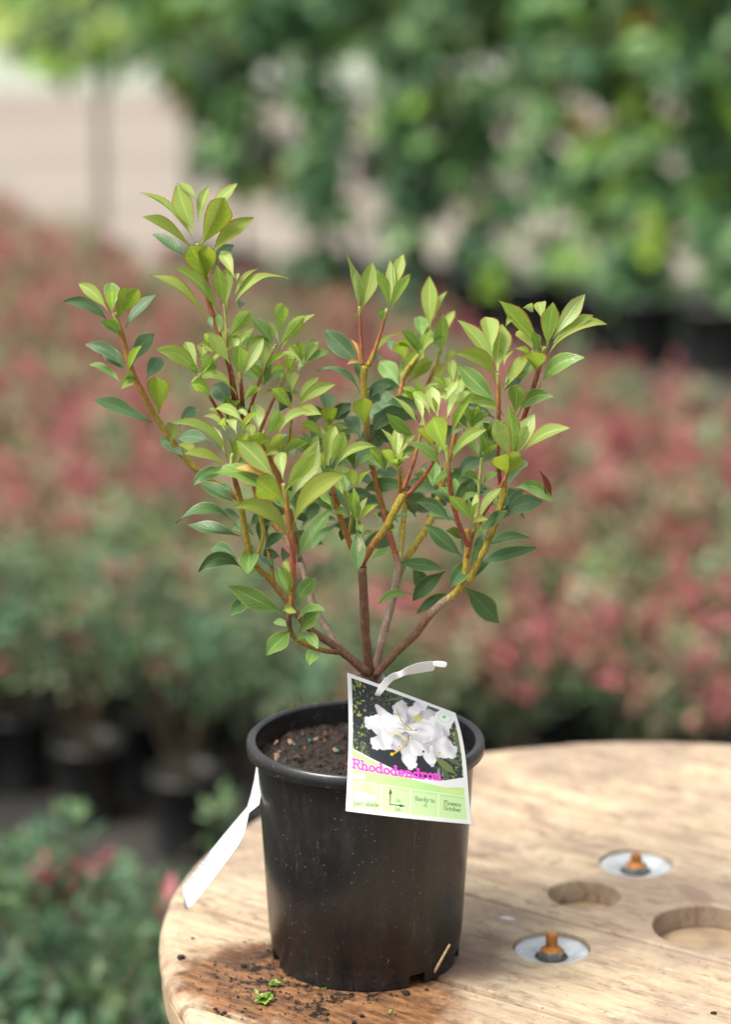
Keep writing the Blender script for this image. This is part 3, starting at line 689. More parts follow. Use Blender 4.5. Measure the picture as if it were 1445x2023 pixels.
lr = random.Random(11); NLEAF = 0
def leaf(parent, z, bx, by, tx, ty, w, K='Y', fl='', d=0.0):
    global NLEAF
    ox, oy, s = ZN[z]
    b = (ox+bx*s, oy+by*s); t = (ox+tx*s, oy+ty*s); w = w*s
    ln = math.hypot(t[0]-b[0], t[1]-b[1])
    young = K in 'YPOT'
    Lt = 88 if young else 96; Lt = min(Lt, max(ln, w/.40)*1.5)
    L3 = max(ln*1.06, w/.40, Lt)
    dd = math.sqrt(max(0, L3*L3-ln*ln))/SCL*.85
    sg = -1 if 'f' in fl else (1 if 'b' in fl else lr.choice((-1, 1)))
    B = at(b[0], b[1], d); T = at(t[0], t[1], d+sg*dd)
    L = (T-B).length
    Wr = max(w/SCL, (.29 if young else .32)*L*min(1, .8+lr.random()*.3)); Wr = min(Wr, .40*L)
    ca_ = min(1.0, (w/SCL)/Wr)
    view = (B-Vector((0, -CAM_D, CAM_H))).normalized()
    dr = (T-B).normalized()
    perp = dr.cross(view); perp = perp.normalized() if perp.length > .05 else Vector((1, 0, 0))
    N0 = perp.cross(dr).normalized()            # faces roughly the camera or away
    if N0.dot(view) > 0: N0 = -N0
    ang = math.acos(ca_)
    # roll about the midrib, towards "up" so that the upper face looks at the sky
    best = None
    for sgn in (-1, 1):
        Rm = Matrix.Rotation(sgn*ang, 3, dr); N = Rm @ N0
        for flip in (1, -1):
            n_ = N*flip; score = n_.z+(.25 if ('u' in fl) == (n_.dot(view) > 0) else 0)+(.6*(-n_.y) if not young else 0)
            if 'u' in fl: score = n_.z*.3+(1 if n_.dot(view) > 0 else 0)
            if best is None or score > best[0]: best = (score, n_)
    N = best[1]
    horiz = math.hypot(T.x-B.x, T.y-B.y)
    lift = Vector((0, 0, 1))*(horiz*(.27 if young else .24)); 
    if T.z < B.z: lift *= .8
    lift -= dr*lift.dot(dr)
    if 'a' in fl: lift *= 2.0
    if 's' in fl: lift *= .3
    me = leaf_mesh(B, T, Wr, N, lift, young, lr, 0); me.materials.append(LM[K])
    o = bpy.data.objects.new('leaf', me); COL.objects.link(o); o.parent = parent; o.location = B-ORG; NLEAF += 1
    return o
STC = {'b': (.21, .105, .060, 1), 'd': (.09, .045, .028, 1), 'y': (.40, .30, .030, 1), 'o': (.36, .17, .030, 1), 'r': (.31, .085, .040, 1), 'g': (.33, .38, .09, 1), 't': (.34, .25, .18, 1)}
M_STEM = NT('rhododendron_stem'); S = M_STEM; at_ = S.n('ShaderNodeAttribute'); at_.attribute_name = 'col'
v = S.coords(); f = S.noise(v, 800, 4, .7); f2 = S.noise(S.coords(scale=(1, 1, .28)), 430, 5, .75)
c = S.mix(S.math('MULTIPLY', S.ramp(f, [(.46, BW(0)), (.56, BW(1))]), .62), at_.outputs['Color'], S.mix(1.0, at_.outputs['Color'], (.42, .34, .30), 'MULTIPLY'))
c = S.mix(S.math('MULTIPLY', S.ramp(f2, [(.52, BW(0)), (.62, BW(1))]), .50), c, S.mix(1.0, at_.outputs['Color'], (2.1, 2.1, 2.2), 'MULTIPLY'))
S.L(c, S.b.inputs['Base Color']); S.inp('Roughness', .6); S.bump(S.math('ADD', f, f2), .8, .0014); M_STEM = S.mat
def branch(pts, label=None):
    """pts: (px, py, depth y, radius px, colour)"""
    P = [at(p[0], p[1], p[2])-ORG for p in pts]; mb = tube(P, [p[3]/SCL*(.92 if p[4] in 'btd' else .84) for p in pts], 9, [STC[p[4]] for p in pts])
    o = link('branch', mb.mesh('branch', True), M_STEM, SHRUB, smooth=True)
    if label: o['label'] = label
    return o
def more(pts, b):                           # a further stem joined to an existing branch mesh
    P = [at(p[0], p[1], p[2])-ORG for p in pts]; mb = tube(P, [p[3]/SCL*.84 for p in pts], 8, [STC[p[4]] for p in pts])
    o = link('twig', mb.mesh('twig', True), M_STEM, b, smooth=True); return o
# trunk base, hidden behind the card
trunk = branch([(737, 1455, 0, 17, 'b'), (737, 1400, 0, 15, 'b'), (735, 1352, 0, 14, 'b'), (735, 1330, 0, 12, 'b')], 'short woody base of the stems, behind the card')

# --- left back branch B
bB = branch([(734, 1338, 0, 9, 'b'), (700, 1308, .01, 9, 'b'), (659, 1262, .02, 8.5, 't'), (617, 1188, .03, 8, 't'), (593, 1109, .04, 7.5, 't'), (545, 1040, .05, 7, 'o'), (470, 985, .05, 7.5, 'o'), (391, 930, .04, 8, 'y'),
             (349, 884, .04, 7.5, 'y'), (312, 830, .035, 7, 'y'), (283, 780, .03, 7, 'o'), (258, 726, .03, 7, 'o'), (241, 664, .03, 7, 'o'), (225, 618, .03, 5, 'g')])
for a in [(270,660,130,530,62,'Y','b'),(300,650,288,528,80,'G','b'),(290,680,290,560,55,'Y','f'),(310,710,415,560,105,'O','f'),(270,710,58,615,62,'B',''),(355,745,512,582,55,'B','b'),(335,790,235,715,50,'G','f'),
          (350,930,160,820,58,'B','b'),(355,950,245,855,75,'M','b'),(395,910,495,770,80,'B','b'),(330,1000,183,915,38,'G','b'),(365,960,430,825,34,'Y','f'),(400,985,335,1035,62,'Y','f'),(395,980,350,980,40,'G','f'),
          (515,1150,498,970,105,'O','s'),(455,990,530,880,90,'B','b'),(482,1192,200,1080,62,'B','s'),(610,1210,700,1125,64,'B','b'),(570,1300,592,1205,80,'O','b'),(640,1360,515,1270,58,'B','b'),(600,1300,700,1340,40,'O','')]:
    leaf(bB, 1, *a, d=.03)
# --- tall branch A
bA = branch([(593, 1109, .04, 7, 't'), (575, 1020, .02, 7, 'o'), (545, 930, .01, 7, 'o'), (510, 870, 0, 6.5, 'o'), (474, 813, 0, 6, 'r'), (453, 722, 0, 6, 'r'), (428, 647, 0, 6, 'r'), (409, 585, 0, 6, 'o'), (397, 520, 0, 5, 'o'), (390, 480, 0, 4, 'g')])
for a in [(675,320,425,98,38,'Y','b'),(680,290,598,62,100,'Y','s'),(712,350,828,118,128,'O','s'),(700,240,752,66,48,'Y','b'),(700,150,600,50,40,'Y','b'),(745,250,890,52,52,'Y','b'),(665,358,432,212,64,'O','f'),(760,400,968,215,60,'O','f'),
          (645,410,485,298,58,'B','b'),(750,520,660,350,112,'O','fs'),(745,520,745,352,100,'O','fs'),(780,450,872,350,60,'B','b'),(800,675,593,455,72,'Y','f'),(748,700,476,490,40,'O','b')]:
    leaf(bA, 1, *a, d=0)
tA = more([(461, 790, 0, 4, 'r'), (449, 700, -.02, 4, 'r'), (446, 640, -.02, 3.5, 'g'), (443, 600, -.02, 3, 'g')], bA)
for a in [(205,1030,125,645,120,'Y','s'),(215,1020,230,640,110,'Y','s'),(285,760,160,525,110,'P','b'),(300,790,320,715,28,'P','b'),(290,900,495,682,66,'Y','b'),(265,1030,765,765,96,'Y','a'),(230,1290,425,1060,130,'Y','f'),(255,1280,350,1150,70,'G','b'),
          (150,1250,140,1080,60,'G','b'),(330,1050,372,985,70,'B','b'),(90,1210,60,1100,50,'B','b')]:
    leaf(tA, 9, *a, d=-.02)
# --- D, middle whorl
bD = more([(480, 812, 0, 6, 'd'), (476, 760, -.03, 5, 'r'), (473, 725, -.03, 4, 'g'), (472, 700, -.03, 3, 'g')], bA)
for a in [(250,1530,55,1245,130,'P','s'),(320,1640,330,1360,150,'Y','f'),(355,1640,545,1290,120,'P','s'),(330,1370,455,1205,70,'Y','b'),(295,1440,290,1268,72,'P','b'),(300,1350,-15,1640,10,'Y','b'),(375,1860,520,1735,80,'Y','f'),(395,1860,250,1600,30,'T','b')]:
    leaf(bD, 9, *a, d=-.03)
for a in [(885,1060,660,1005,48,'Y','a'),(765,1080,672,1008,66,'Y','f'),(860,1130,775,1020,108,'B','b'),(800,890,722,815,48,'O','b'),(760,920,700,870,40,'G','b')]:
    leaf(bD, 1, *a, d=-.01)
tD = more([(448, 840, .0, 4.5, 'r'), (432, 812, 0, 4, 'r'), (418, 790, -.01, 4, 'r'), (400, 755, -.01, 3, 'g'), (395, 740, -.01, 3, 'g')], bA)
for a in [(700,975,498,845,82,'Y','a'),(700,930,640,806,54,'Y','b'),(715,975,772,882,86,'Y','f'),(722,900,718,832,60,'Y','b'),(700,960,660,930,40,'G','f')]:
    leaf(tD, 1, *a, d=-.01)
# --- C
bC = more([(492, 815, 0, 4, 'r'), (510, 760, -.01, 4, 'r'), (530, 710, -.01, 3.5, 'g'), (545, 680, -.01, 3, 'g')], bA)
for a in [(690,1240,715,985,125,'Y','s'),(680,1370,910,1095,120,'Y','f'),(700,1390,1000,1085,90,'Y','b'),(630,1370,405,1095,90,'G','b'),(680,1340,595,1155,60,'Y','b'),(560,1600,545,1290,100,'Y','s'),(560,1590,790,1440,66,'Y','f'),(610,1390,530,1240,80,'G','b'),(520,1600,470,1480,50,'G','b')]:
    leaf(bC, 9, *a, d=-.01)
tC = more([(510, 860, .02, 4, 'o'), (540, 790, .03, 4, 'r'), (562, 745, .04, 3.5, 'g')], bA)
for a in [(790,1600,820,1350,120,'Y','b'),(840,1620,1035,1320,80,'G','b'),(720,1700,650,1540,110,'O','f'),(790,1640,800,1480,110,'O','f'),(740,1600,760,1480,80,'Y','b')]:
    leaf(tC, 9, *a, d=.05)
# --- E
bE = more([(560, 930, .02, 5, 'o'), (572, 860, .0, 4, 'y'), (576, 825, -.01, 3.5, 'g')], bA)
for a in [(800,1790,800,1600,120,'Y','b'),(810,1950,615,1740,110,'Y','f'),(840,1900,1040,1635,90,'Y','b'),(840,1920,1190,1705,110,'Y','f'),(780,1990,1060,1975,80,'Y','f'),(900,1850,560,1780,50,'O','b')]:
    leaf(bE, 9, *a, d=-.01)

# --- left low branch 1 carrying cluster F and the dark side leaves
b1 = branch([(728, 1330, -.01, 10, 'b'), (666, 1280, -.02, 9, 'b'), (614, 1244, -.03, 8, 'b'), (590, 1218, -.035, 7, 'b'), (541, 1154, -.04, 6.5, 'o'), (500, 1110, -.04, 7, 'y'), (486, 1057, -.045, 7.5, 'y'), (475, 990, -.05, 7, 'y'), (466, 955, -.055, 6, 'r'), (458, 918, -.06, 5, 'g'), (460, 895, -.06, 4, 'g')],
            'lower left branch with dark side leaves and a bright leaf cluster on top')
for a in [(590,745,0,290,105,'Y','a'),(590,760,110,605,105,'O','f'),(540,600,415,310,90,'P','s'),(610,690,560,430,85,'Y','f'),(630,690,770,385,120,'O','f'),(655,400,570,250,100,'P','b'),(540,360,300,222,60,'Y','b'),(730,290,440,140,110,'Y','b'),(560,340,480,290,90,'Y','f'),
          (680,400,905,175,70,'Y','f'),(880,370,800,130,0,'P','b'),(880,380,850,95,150,'P','b'),(960,420,1100,160,150,'Y','s'),(780,240,670,160,50,'P','b'),(920,600,870,380,160,'O','fs'),(930,600,1130,410,150,'O','fs'),(810,500,790,300,100,'Y','b'),(1080,420,1445,182,100,'Y','a'),
          (700,800,740,640,80,'G','b'),(930,640,1090,600,60,'Y','f'),(640,740,640,600,60,'P','f')]:
    if a[4]: leaf(b1, 5, *a, d=-.055+lr.uniform(-.012, .02))
for a in [(560,800,200,940,130,'M','a'),(650,1110,245,885,130,'M','s'),(670,1340,38,1310,130,'M','a'),(700,1440,135,1325,130,'M','s'),(700,1260,430,1205,90,'M','b'),(400,500,58,440,120,'B','b'),(640,1010,480,930,60,'M','b')]:
    leaf(b1, 5, *a, d=-.045)
for a in [(430,940,275,878,78,'M','b'),(455,990,203,1015,85,'M','a'),(520,865,490,1022,140,'G','fs'),(495,1175,388,1272,80,'M','f'),(640,1060,500,1025,60,'M','b'),(560,770,655,700,80,'M','b'),(580,895,715,790,66,'M',''),(640,1000,560,930,90,'M','b'),(760,710,832,708,50,'M','b'),(520,800,400,760,80,'M','b'),
          (680,930,580,950,70,'M','b'),(500,760,620,640,70,'M','b'),(560,850,600,700,80,'M','b'),(690,960,720,900,70,'M','b')]:
    leaf(b1, 3, *a, d=-.03)
t1 = more([(500, 1110, -.04, 5, 'y'), (520, 1060, -.03, 5, 'y'), (510, 1000, -.03, 5, 'y'), (500, 940, -.04, 5, 'o'), (515, 880, -.045, 4, 'g'), (522, 850, -.045, 3, 'g')], b1)
more([(541, 1154, -.03, 5, 'o'), (530, 1080, -.01, 5, 'y'), (520, 1010, -.01, 5, 'o'), (515, 930, -.01, 4, 'o')], b1)
# --- front shoot G
bG = branch([(668, 1289, -.02, 6, 'b'), (628, 1282, -.045, 6, 'o'), (583, 1261, -.065, 5.5, 'y'), (571, 1230, -.075, 6, 'd'), (576, 1188, -.08, 6.5, 'o'), (579, 1091, -.085, 7, 'r'), (570, 1030, -.085, 7, 'o'), (566, 995, -.085, 6, 'o'), (560, 955, -.085, 5, 'g')],
            'front left shoot with the largest bright leaves')
for a in [(645,480,425,258,118,'Y','s'),(690,480,682,328,76,'P','b'),(730,600,893,258,128,'P','b'),(700,560,885,325,78,'Y','f'),(712,615,545,478,150,'O','fs'),(690,655,242,458,80,'G','a'),(745,760,1058,448,92,'O','a'),(722,845,405,640,84,'O','a'),(640,520,412,420,26,'T','b')]:
    leaf(bG, 3, *a, d=-.088)
for a in [(775,935,967,655,92,'G','s'),(990,752,857,884,62,'M','f'),(722,1165,652,980,55,'G','b'),(725,1150,688,982,42,'Y','f'),(738,1030,692,953,40,'Y','b'),(762,1190,877,1043,84,'G','s'),(700,770,780,775,40,'G','b')]:
    leaf(bG, 3, *a, d=-.082)
for a in [(688,1245,380,1090,112,'G','s'),(735,1345,592,1487,128,'G','s'),(755,1300,932,1228,55,'G','f'),(785,1358,905,1245,75,'G',''),(690,1240,772,1240,56,'Y','f'),(730,1330,632,1300,42,'G','b'),(805,1370,892,1452,60,'G','f'),(885,1465,842,1550,72,'G','f'),(760,1420,830,1380,30,'G','b')]:
    leaf(bG, 3, *a, d=-.07)
# --- centre stem 2
b2 = branch([(732, 1334, .0, 11, 'b'), (724, 1270, -.01, 10.5, 'b'), (720, 1200, -.02, 10, 'b'), (716, 1120, -.03, 9.5, 'b')])
t2 = more([(717, 1112, -.03, 8, 'r'), (738, 1075, -.035, 8.5, 'o'), (762, 1043, -.035, 9, 'y'), (780, 1008, -.035, 9.5, 'y'), (799, 975, -.035, 9.5, 'y')], b2)
t2.name = 'twig'
tK = more([(792, 972, -.035, 5, 'o'), (790, 950, -.04, 4.5, 'o'), (789, 925, -.045, 4.5, 'g'), (788, 910, -.045, 3, 'g')], b2)
for a in [(245,1150,240,785,120,'P','s'),(225,1130,52,800,66,'Y','b'),(240,1130,245,870,70,'P','f'),(260,1130,455,885,90,'Y','b'),(300,1150,455,1035,80,'G','b'),(240,1255,85,1050,110,'Y','f'),(260,1250,230,1150,150,'Y','fs'),(262,1250,300,1160,120,'Y','fs')]:
    leaf(tK, 7, *a, d=-.045)
tU = more([(801, 983, -.03, 6, 'r'), (833, 948, -.03, 5.5, 'r'), (858, 908, -.03, 5, 'r'), (866, 880, -.03, 4, 'g'), (868, 850, -.03, 4, 'g')], b2)
tU2 = more([(797, 968, -.03, 6, 'r'), (815, 920, -.02, 5, 'r'), (826, 880, -.01, 4.5, 'o'), (835, 850, -.01, 3, 'g')], b2)
for a in [(440,910,130,645,130,'G','s'),(490,790,180,460,90,'Y','b'),(700,690,625,345,170,'P','s'),(620,680,415,415,110,'Y','b'),(540,740,455,480,90,'P','b'),(780,520,912,300,90,'P','b'),(800,600,870,420,110,'Y','b'),(790,700,1100,390,80,'Y','b'),
          (850,880,1080,475,120,'Y','f'),(800,700,905,510,60,'P','b'),(690,690,640,470,50,'Y','f'),(560,800,500,760,100,'Y','b'),(660,1050,480,820,130,'O','f'),(650,900,700,700,100,'G','b')]:
    leaf(tU, 7, *a, d=-.03+lr.uniform(-.01, .015))
# stem and big leaf L
bL = branch([(925, 1078, -.04, 5.5, 'r'), (905, 1030, -.05, 5.5, 'r'), (893, 980, -.055, 5.5, 'r'), (888, 935, -.06, 5.5, 'r'), (884, 900, -.06, 4.5, 'g'), (882, 880, -.06, 4, 'g')])
for a in [(780,1070,640,700,270,'Y','fs'),(770,1300,335,965,110,'G','f'),(850,1150,1240,820,120,'Y','f'),(700,1090,720,1000,60,'G','b'),(850,1100,960,1000,66,'G','b'),(860,900,970,815,40,'B','b')]:
    leaf(bL, 7, *a, d=-.062)
# W shoot
bW = more([(944, 1005, -.02, 4, 'r'), (946, 983, -.02, 4, 'g'), (950, 930, -.02, 4, 'g'), (952, 905, -.02, 3, 'g')], bL)
for a in [(1200,1180,1340,990,110,'Y','f'),(1160,1170,970,785,90,'G','b'),(1190,1100,1300,820,160,'G','s'),(1180,1100,1160,870,80,'G','f'),(1150,1390,990,1300,80,'G','f')]:
    leaf(bW, 7, *a, d=-.02)
# --- H / I / J shoots left of centre
bH = branch([(716, 1118, -.03, 8, 'r'), (692, 1074, -.035, 7, 'o'), (672, 1020, -.04, 6.5, 'o'), (660, 975, -.045, 6, 'r'), (652, 946, -.05, 4, 'g'), (650, 925, -.05, 3.5, 'g')])
for a in [(950,405,990,172,104,'Y','s'),(965,400,1040,208,76,'Y','f'),(940,400,908,178,30,'P','b'),(985,425,1225,300,60,'Y','a'),(940,440,876,335,60,'O','f'),(930,480,850,400,50,'G','b'),(960,520,960,420,60,'G','f'),(1080,690,955,498,46,'B','b'),(970,640,905,560,50,'G','b')]:
    leaf(bH, 3, *a, d=-.05)
tI = more([(690, 1060, -.02, 4, 'o'), (698, 1000, -.02, 4, 'g'), (700, 965, -.02, 3, 'g')], bH)
for a in [(1100,540,1085,425,62,'Y','s'),(1115,530,1198,432,34,'Y','f'),(1060,560,1020,400,70,'G','b'),(1030,600,1000,480,60,'Y','b')]:
    leaf(tI, 3, *a, d=-.02)
tJ = more([(708, 1075, -.05, 4, 'o'), (707, 1050, -.06, 3.5, 'g'), (705, 1025, -.06, 3, 'g')], bH)
for a in [(640,890,625,555,120,'Y','s'),(660,890,645,665,80,'P','f'),(690,830,755,630,50,'Y','b'),(680,885,875,705,50,'Y','f'),(610,880,405,800,60,'G','a'),(640,920,695,990,70,'G','f')]:
    leaf(tJ, 8, *a, d=-.06)
leaf(tJ, 8, 655, 960, 665, 1368, 150, 'S', 's', d=-.065)
for a in [(700,1040,825,985,50,'Y','f'),(770,1280,1080,1195,64,'G',''),(440,930,190,1160,80,'M','f'),(930,940,1050,985,70,'G','f'),(1010,870,1260,830,50,'M','b'),(880,900,770,780,30,'Y','b'),(450,880,330,840,50,'M','b'),(510,930,490,1080,60,'M','b'),(60,860,140,870,60,'M','b')]:
    leaf(b2, 8, *a, d=-.025)
# --- back centre stem 3 with O and P
b3 = branch([(742, 1330, .01, 10, 'b'), (757, 1258, .015, 9, 't'), (775, 1190, .02, 9, 't'), (787, 1126, .025, 9, 't'), (780, 1090, .03, 7.5, 'r'), (766, 1040, .035, 7, 'r'), (752, 985, .04, 7, 'o'), (740, 940, .045, 7, 'o'), (729, 880, .05, 7.5, 'd'), (724, 823, .05, 7.5, 'y'), (719, 760, .05, 8, 'y'), (721, 722, .05, 9, 'y')])
tO = more([(716, 722, .05, 6, 'o'), (714, 680, .05, 4.5, 'r'), (712, 640, .05, 4, 'r'), (711, 605, .05, 3.5, 'g')], b3)
tP = more([(728, 722, .05, 7, 'y'), (742, 690, .05, 5, 'o'), (756, 645, .05, 4, 'r'), (765, 610, .05, 3.5, 'g')], b3)
for a in [(255,310,195,52,50,'Y','b'),(268,310,318,88,82,'Y','s'),(255,300,240,120,50,'P','f'),(250,345,230,340,20,'G','f')]: leaf(tO, 2, *a, d=.05)
for a in [(392,300,338,118,46,'Y','f'),(395,290,400,80,50,'P','b'),(415,220,460,52,58,'Y','b'),(402,310,492,143,44,'Y','f'),(365,360,358,312,34,'G','f')]: leaf(tP, 2, *a, d=.05)
for a in [(255,560,92,398,98,'B','s'),(325,520,465,410,32,'O','b'),(262,560,215,440,24,'T','b'),(260,690,60,590,28,'M','a'),(320,540,350,520,60,'B','b'),(305,715,412,658,36,'B','b'),(280,840,282,712,92,'O','fs'),(262,650,245,540,60,'M','b'),(270,560,200,560,24,'T','f'),
          (120,850,128,755,78,'O','fs'),(120,800,88,680,70,'B','b'),(160,800,220,740,40,'B','b'),(310,880,400,790,80,'B','b'),(260,900,190,800,80,'B','b'),(290,960,370,900,70,'M','b'),(240,880,120,860,60,'M','b'),(300,760,350,690,70,'B','b')]:
    leaf(b3, 2, *a, d=.05)
# Q and R, far back and soft
bQ = branch([(787, 1126, .025, 7, 't'), (795, 1060, .04, 7, 'y'), (800, 960, .07, 6, 'y'), (775, 880, .09, 6, 'r'), (788, 800, .10, 6, 'r'), (795, 760, .11, 7, 'o'), (805, 730, .11, 6, 'y'), (835, 690, .12, 5, 'g'), (848, 640, .12, 4, 'g')])
for a in [(580,400,580,152,82,'Y','s'),(600,350,662,222,36,'Y','b'),(545,440,530,340,70,'G','b'),(600,460,640,430,60,'G','f'),(440,660,350,545,105,'G','s'),(455,650,560,488,80,'O','b'),(480,650,595,540,66,'O','f'),(440,640,500,500,50,'G','b'),(470,540,440,455,80,'O','fs'),
          (440,520,385,450,40,'B','b'),(380,840,300,760,80,'B','b'),(400,800,360,700,100,'B','b'),(480,760,560,680,60,'M','b'),(600,660,660,560,50,'O','b'),(560,600,520,520,60,'O','b'),(480,700,400,620,60,'M','b')]: leaf(bQ, 2, *a, d=.11)
tR = more([(845, 760, .12, 5, 'o'), (862, 720, .13, 5, 'y'), (868, 690, .13, 4, 'g')], bQ)
for a in [(632,520,642,322,62,'Y','s'),(655,440,698,312,36,'Y','b'),(620,480,560,410,40,'G','b'),(650,560,700,500,40,'O','b')]: leaf(tR, 2, *a, d=.13)
# yellow stem 3c to the pale whorl behind
b3c = branch([(787, 1140, .03, 8, 't'), (807, 1098, .04, 8, 'y'), (852, 1028, .05, 8, 'y'), (877, 945, .06, 7, 'y'), (895, 880, .06, 6, 'o'), (905, 820, .06, 5, 'o'), (912, 770, .06, 4, 'g')])
for a in [(690,660,688,535,44,'Y','b'),(665,690,605,615,44,'Y','f'),(700,670,720,560,40,'P','b'),(720,700,740,600,60,'Y','s'),(740,700,800,620,50,'Y','b'),(720,740,760,660,60,'Y','f'),(680,700,650,620,60,'Y','b'),(745,800,780,730,60,'B','b'),(720,860,760,790,60,'B','b')]: leaf(b3c, 2, *a, d=.07)
for a in [(700,330,860,215,100,'B','b'),(680,400,890,400,90,'B','b'),(600,420,860,370,60,'M','b'),(690,470,860,440,80,'B','b'),(560,380,520,300,60,'B','b'),(520,420,400,360,60,'M','b'),(340,600,200,560,60,'M','b'),(360,330,195,300,70,'B','b'),(380,460,440,560,60,'B','b'),(240,540,100,480,90,'B','b'),
          (180,390,90,330,60,'B','b'),(560,520,640,480,60,'B','b'),(580,300,480,260,80,'B','b')]: leaf(b3c, 4, *a, d=.05)
# --- right branch 4
b4 = branch([(742, 1334, -.005, 9, 'b'), (780, 1292, -.01, 9, 'b'), (820, 1254, -.015, 9, 'b'), (848, 1218, -.02, 8.5, 'b'), (871, 1193, -.02, 8, 't'), (900, 1172, -.02, 9, 'y'), (915, 1149, -.025, 9, 'y'), (924, 1095, -.025, 8, 'y'), (925, 1044, -.025, 7, 'o')],
            'right branch with dark pointed leaves')
tN = more([(925, 1101, -.03, 5, 'o'), (934, 1056, -.04, 5, 'r'), (940, 1045, -.045, 4, 'g'), (938, 1030, -.05, 3.5, 'g')], b4)
for a in [(735,295,545,80,110,'Y','s'),(760,300,772,65,72,'P','s'),(790,300,990,15,66,'Y',''),(730,330,870,285,54,'Y','f'),(735,300,700,100,60,'G','b'),(770,430,820,330,50,'Y','b'),(740,280,790,140,50,'Y','f')]: leaf(tN, 10, *a, d=-.05)
t4 = more([(928, 1150, -.015, 8, 'y'), (945, 1110, -.01, 8, 'y'), (966, 1069, 0, 8.5, 'y'), (985, 1015, 0, 8.5, 'y'), (998, 967, .005, 8, 'y'), (1012, 900, .01, 6.5, 'o'), (1030, 840, .01, 6, 'r'), (1045, 800, .005, 6, 'r'), (1063, 737, 0, 6, 'r'), (1072, 705, 0, 5, 'o'), (1078, 685, 0, 4, 'g')], b4)
for a in [(1105,490,897,262,84,'Y','s'),(1060,450,952,308,60,'O','b'),(1122,480,1150,272,84,'Y','s'),(1150,440,1298,235,72,'P','b'),(1100,360,1092,272,60,'Y','b'),(1132,510,1398,375,62,'Y','a'),(1150,460,1338,333,50,'Y','b'),(1075,600,1050,502,100,'O','fs'),(1060,500,980,408,92,'O','b'),
          (1088,665,1298,528,56,'G','a'),(1090,510,1052,410,40,'G','f'),(1050,530,968,490,25,'Y','f'),(1080,560,1060,500,40,'Y','b'),(1010,300,1060,310,40,'P','b')]: leaf(t4, 2, *a, d=0)
for a in [(990,802,1155,710,54,'G','a'),(975,790,982,655,84,'Y','s'),(1000,765,1022,700,40,'Y','b'),(990,650,1045,555,70,'G','b')]: leaf(t4, 2, *a, d=.0)
tS = more([(990, 960, .0, 5, 'r'), (984, 900, -.01, 5, 'r'), (986, 815, -.02, 5, 'r'), (985, 770, -.02, 5, 'o'), (984, 737, -.02, 4, 'g')], b4)
for a in [(885,610,708,354,66,'Y','b'),(870,500,840,338,104,'Y','b'),(895,590,918,372,124,'Y','s'),(885,645,702,512,72,'O','a'),(882,730,710,560,84,'G','s'),(928,808,758,735,54,'Y','a'),(915,690,1062,490,62,'O','b'),(930,390,968,350,30,'Y','b'),(930,640,1045,560,80,'G','b'),(925,560,940,490,60,'Y','b'),(925,680,1000,640,60,'M','b')]: leaf(tS, 2, *a, d=-.02)
tM = more([(942, 1050, -.03, 4, 'r'), (960, 1009, -.03, 4.5, 'r'), (992, 958, -.03, 5, 'r'), (1004, 930, -.03, 4, 'o'), (1010, 900, -.03, 3.5, 'g')], b4)
for a in [(955,990,892,808,84,'P','s'),(965,990,945,745,54,'Y','f'),(985,985,1065,785,80,'P','s'),(975,980,1032,840,50,'P','f'),(995,985,1230,852,42,'Y',''),(938,1070,885,985,84,'O','fs'),(942,1070,1000,975,84,'O','fs'),(990,1070,1005,1000,66,'B','b')]: leaf(tM, 2, *a, d=-.03)
for a in [(850,410,955,300,42,'G','f'),(845,400,800,310,26,'G','b'),(430,480,655,595,86,'M','a'),(735,815,503,618,105,'M','s'),(700,610,512,550,60,'M','b'),(745,715,630,655,60,'G','f'),(760,720,690,650,34,'G','f'),(842,672,1020,540,68,'M','s'),(975,528,1120,582,60,'M','a'),(990,580,1240,480,120,'B','b'),
          (1060,390,1295,485,84,'G','a'),(1285,500,1215,285,62,'R','fs'),(1020,380,1085,212,105,'B','b'),(830,855,1195,760,85,'M','s'),(880,760,1155,700,62,'M','b'),(782,978,905,850,66,'M','b'),(790,870,855,680,70,'M','b'),(750,1000,965,1230,140,'M','s'),(780,838,655,1003,100,'M','fs'),(640,900,342,858,82,'M','s'),
          (630,905,425,1092,104,'M','s'),(675,1048,453,1170,68,'M','s'),(420,870,505,1070,100,'B','b'),(420,1050,218,1112,50,'G',''),(800,790,820,780,30,'Y','f'),(740,780,735,700,30,'M','b'),(880,700,840,600,60,'M','b')]: leaf(b4, 4, *a, d=-.015)
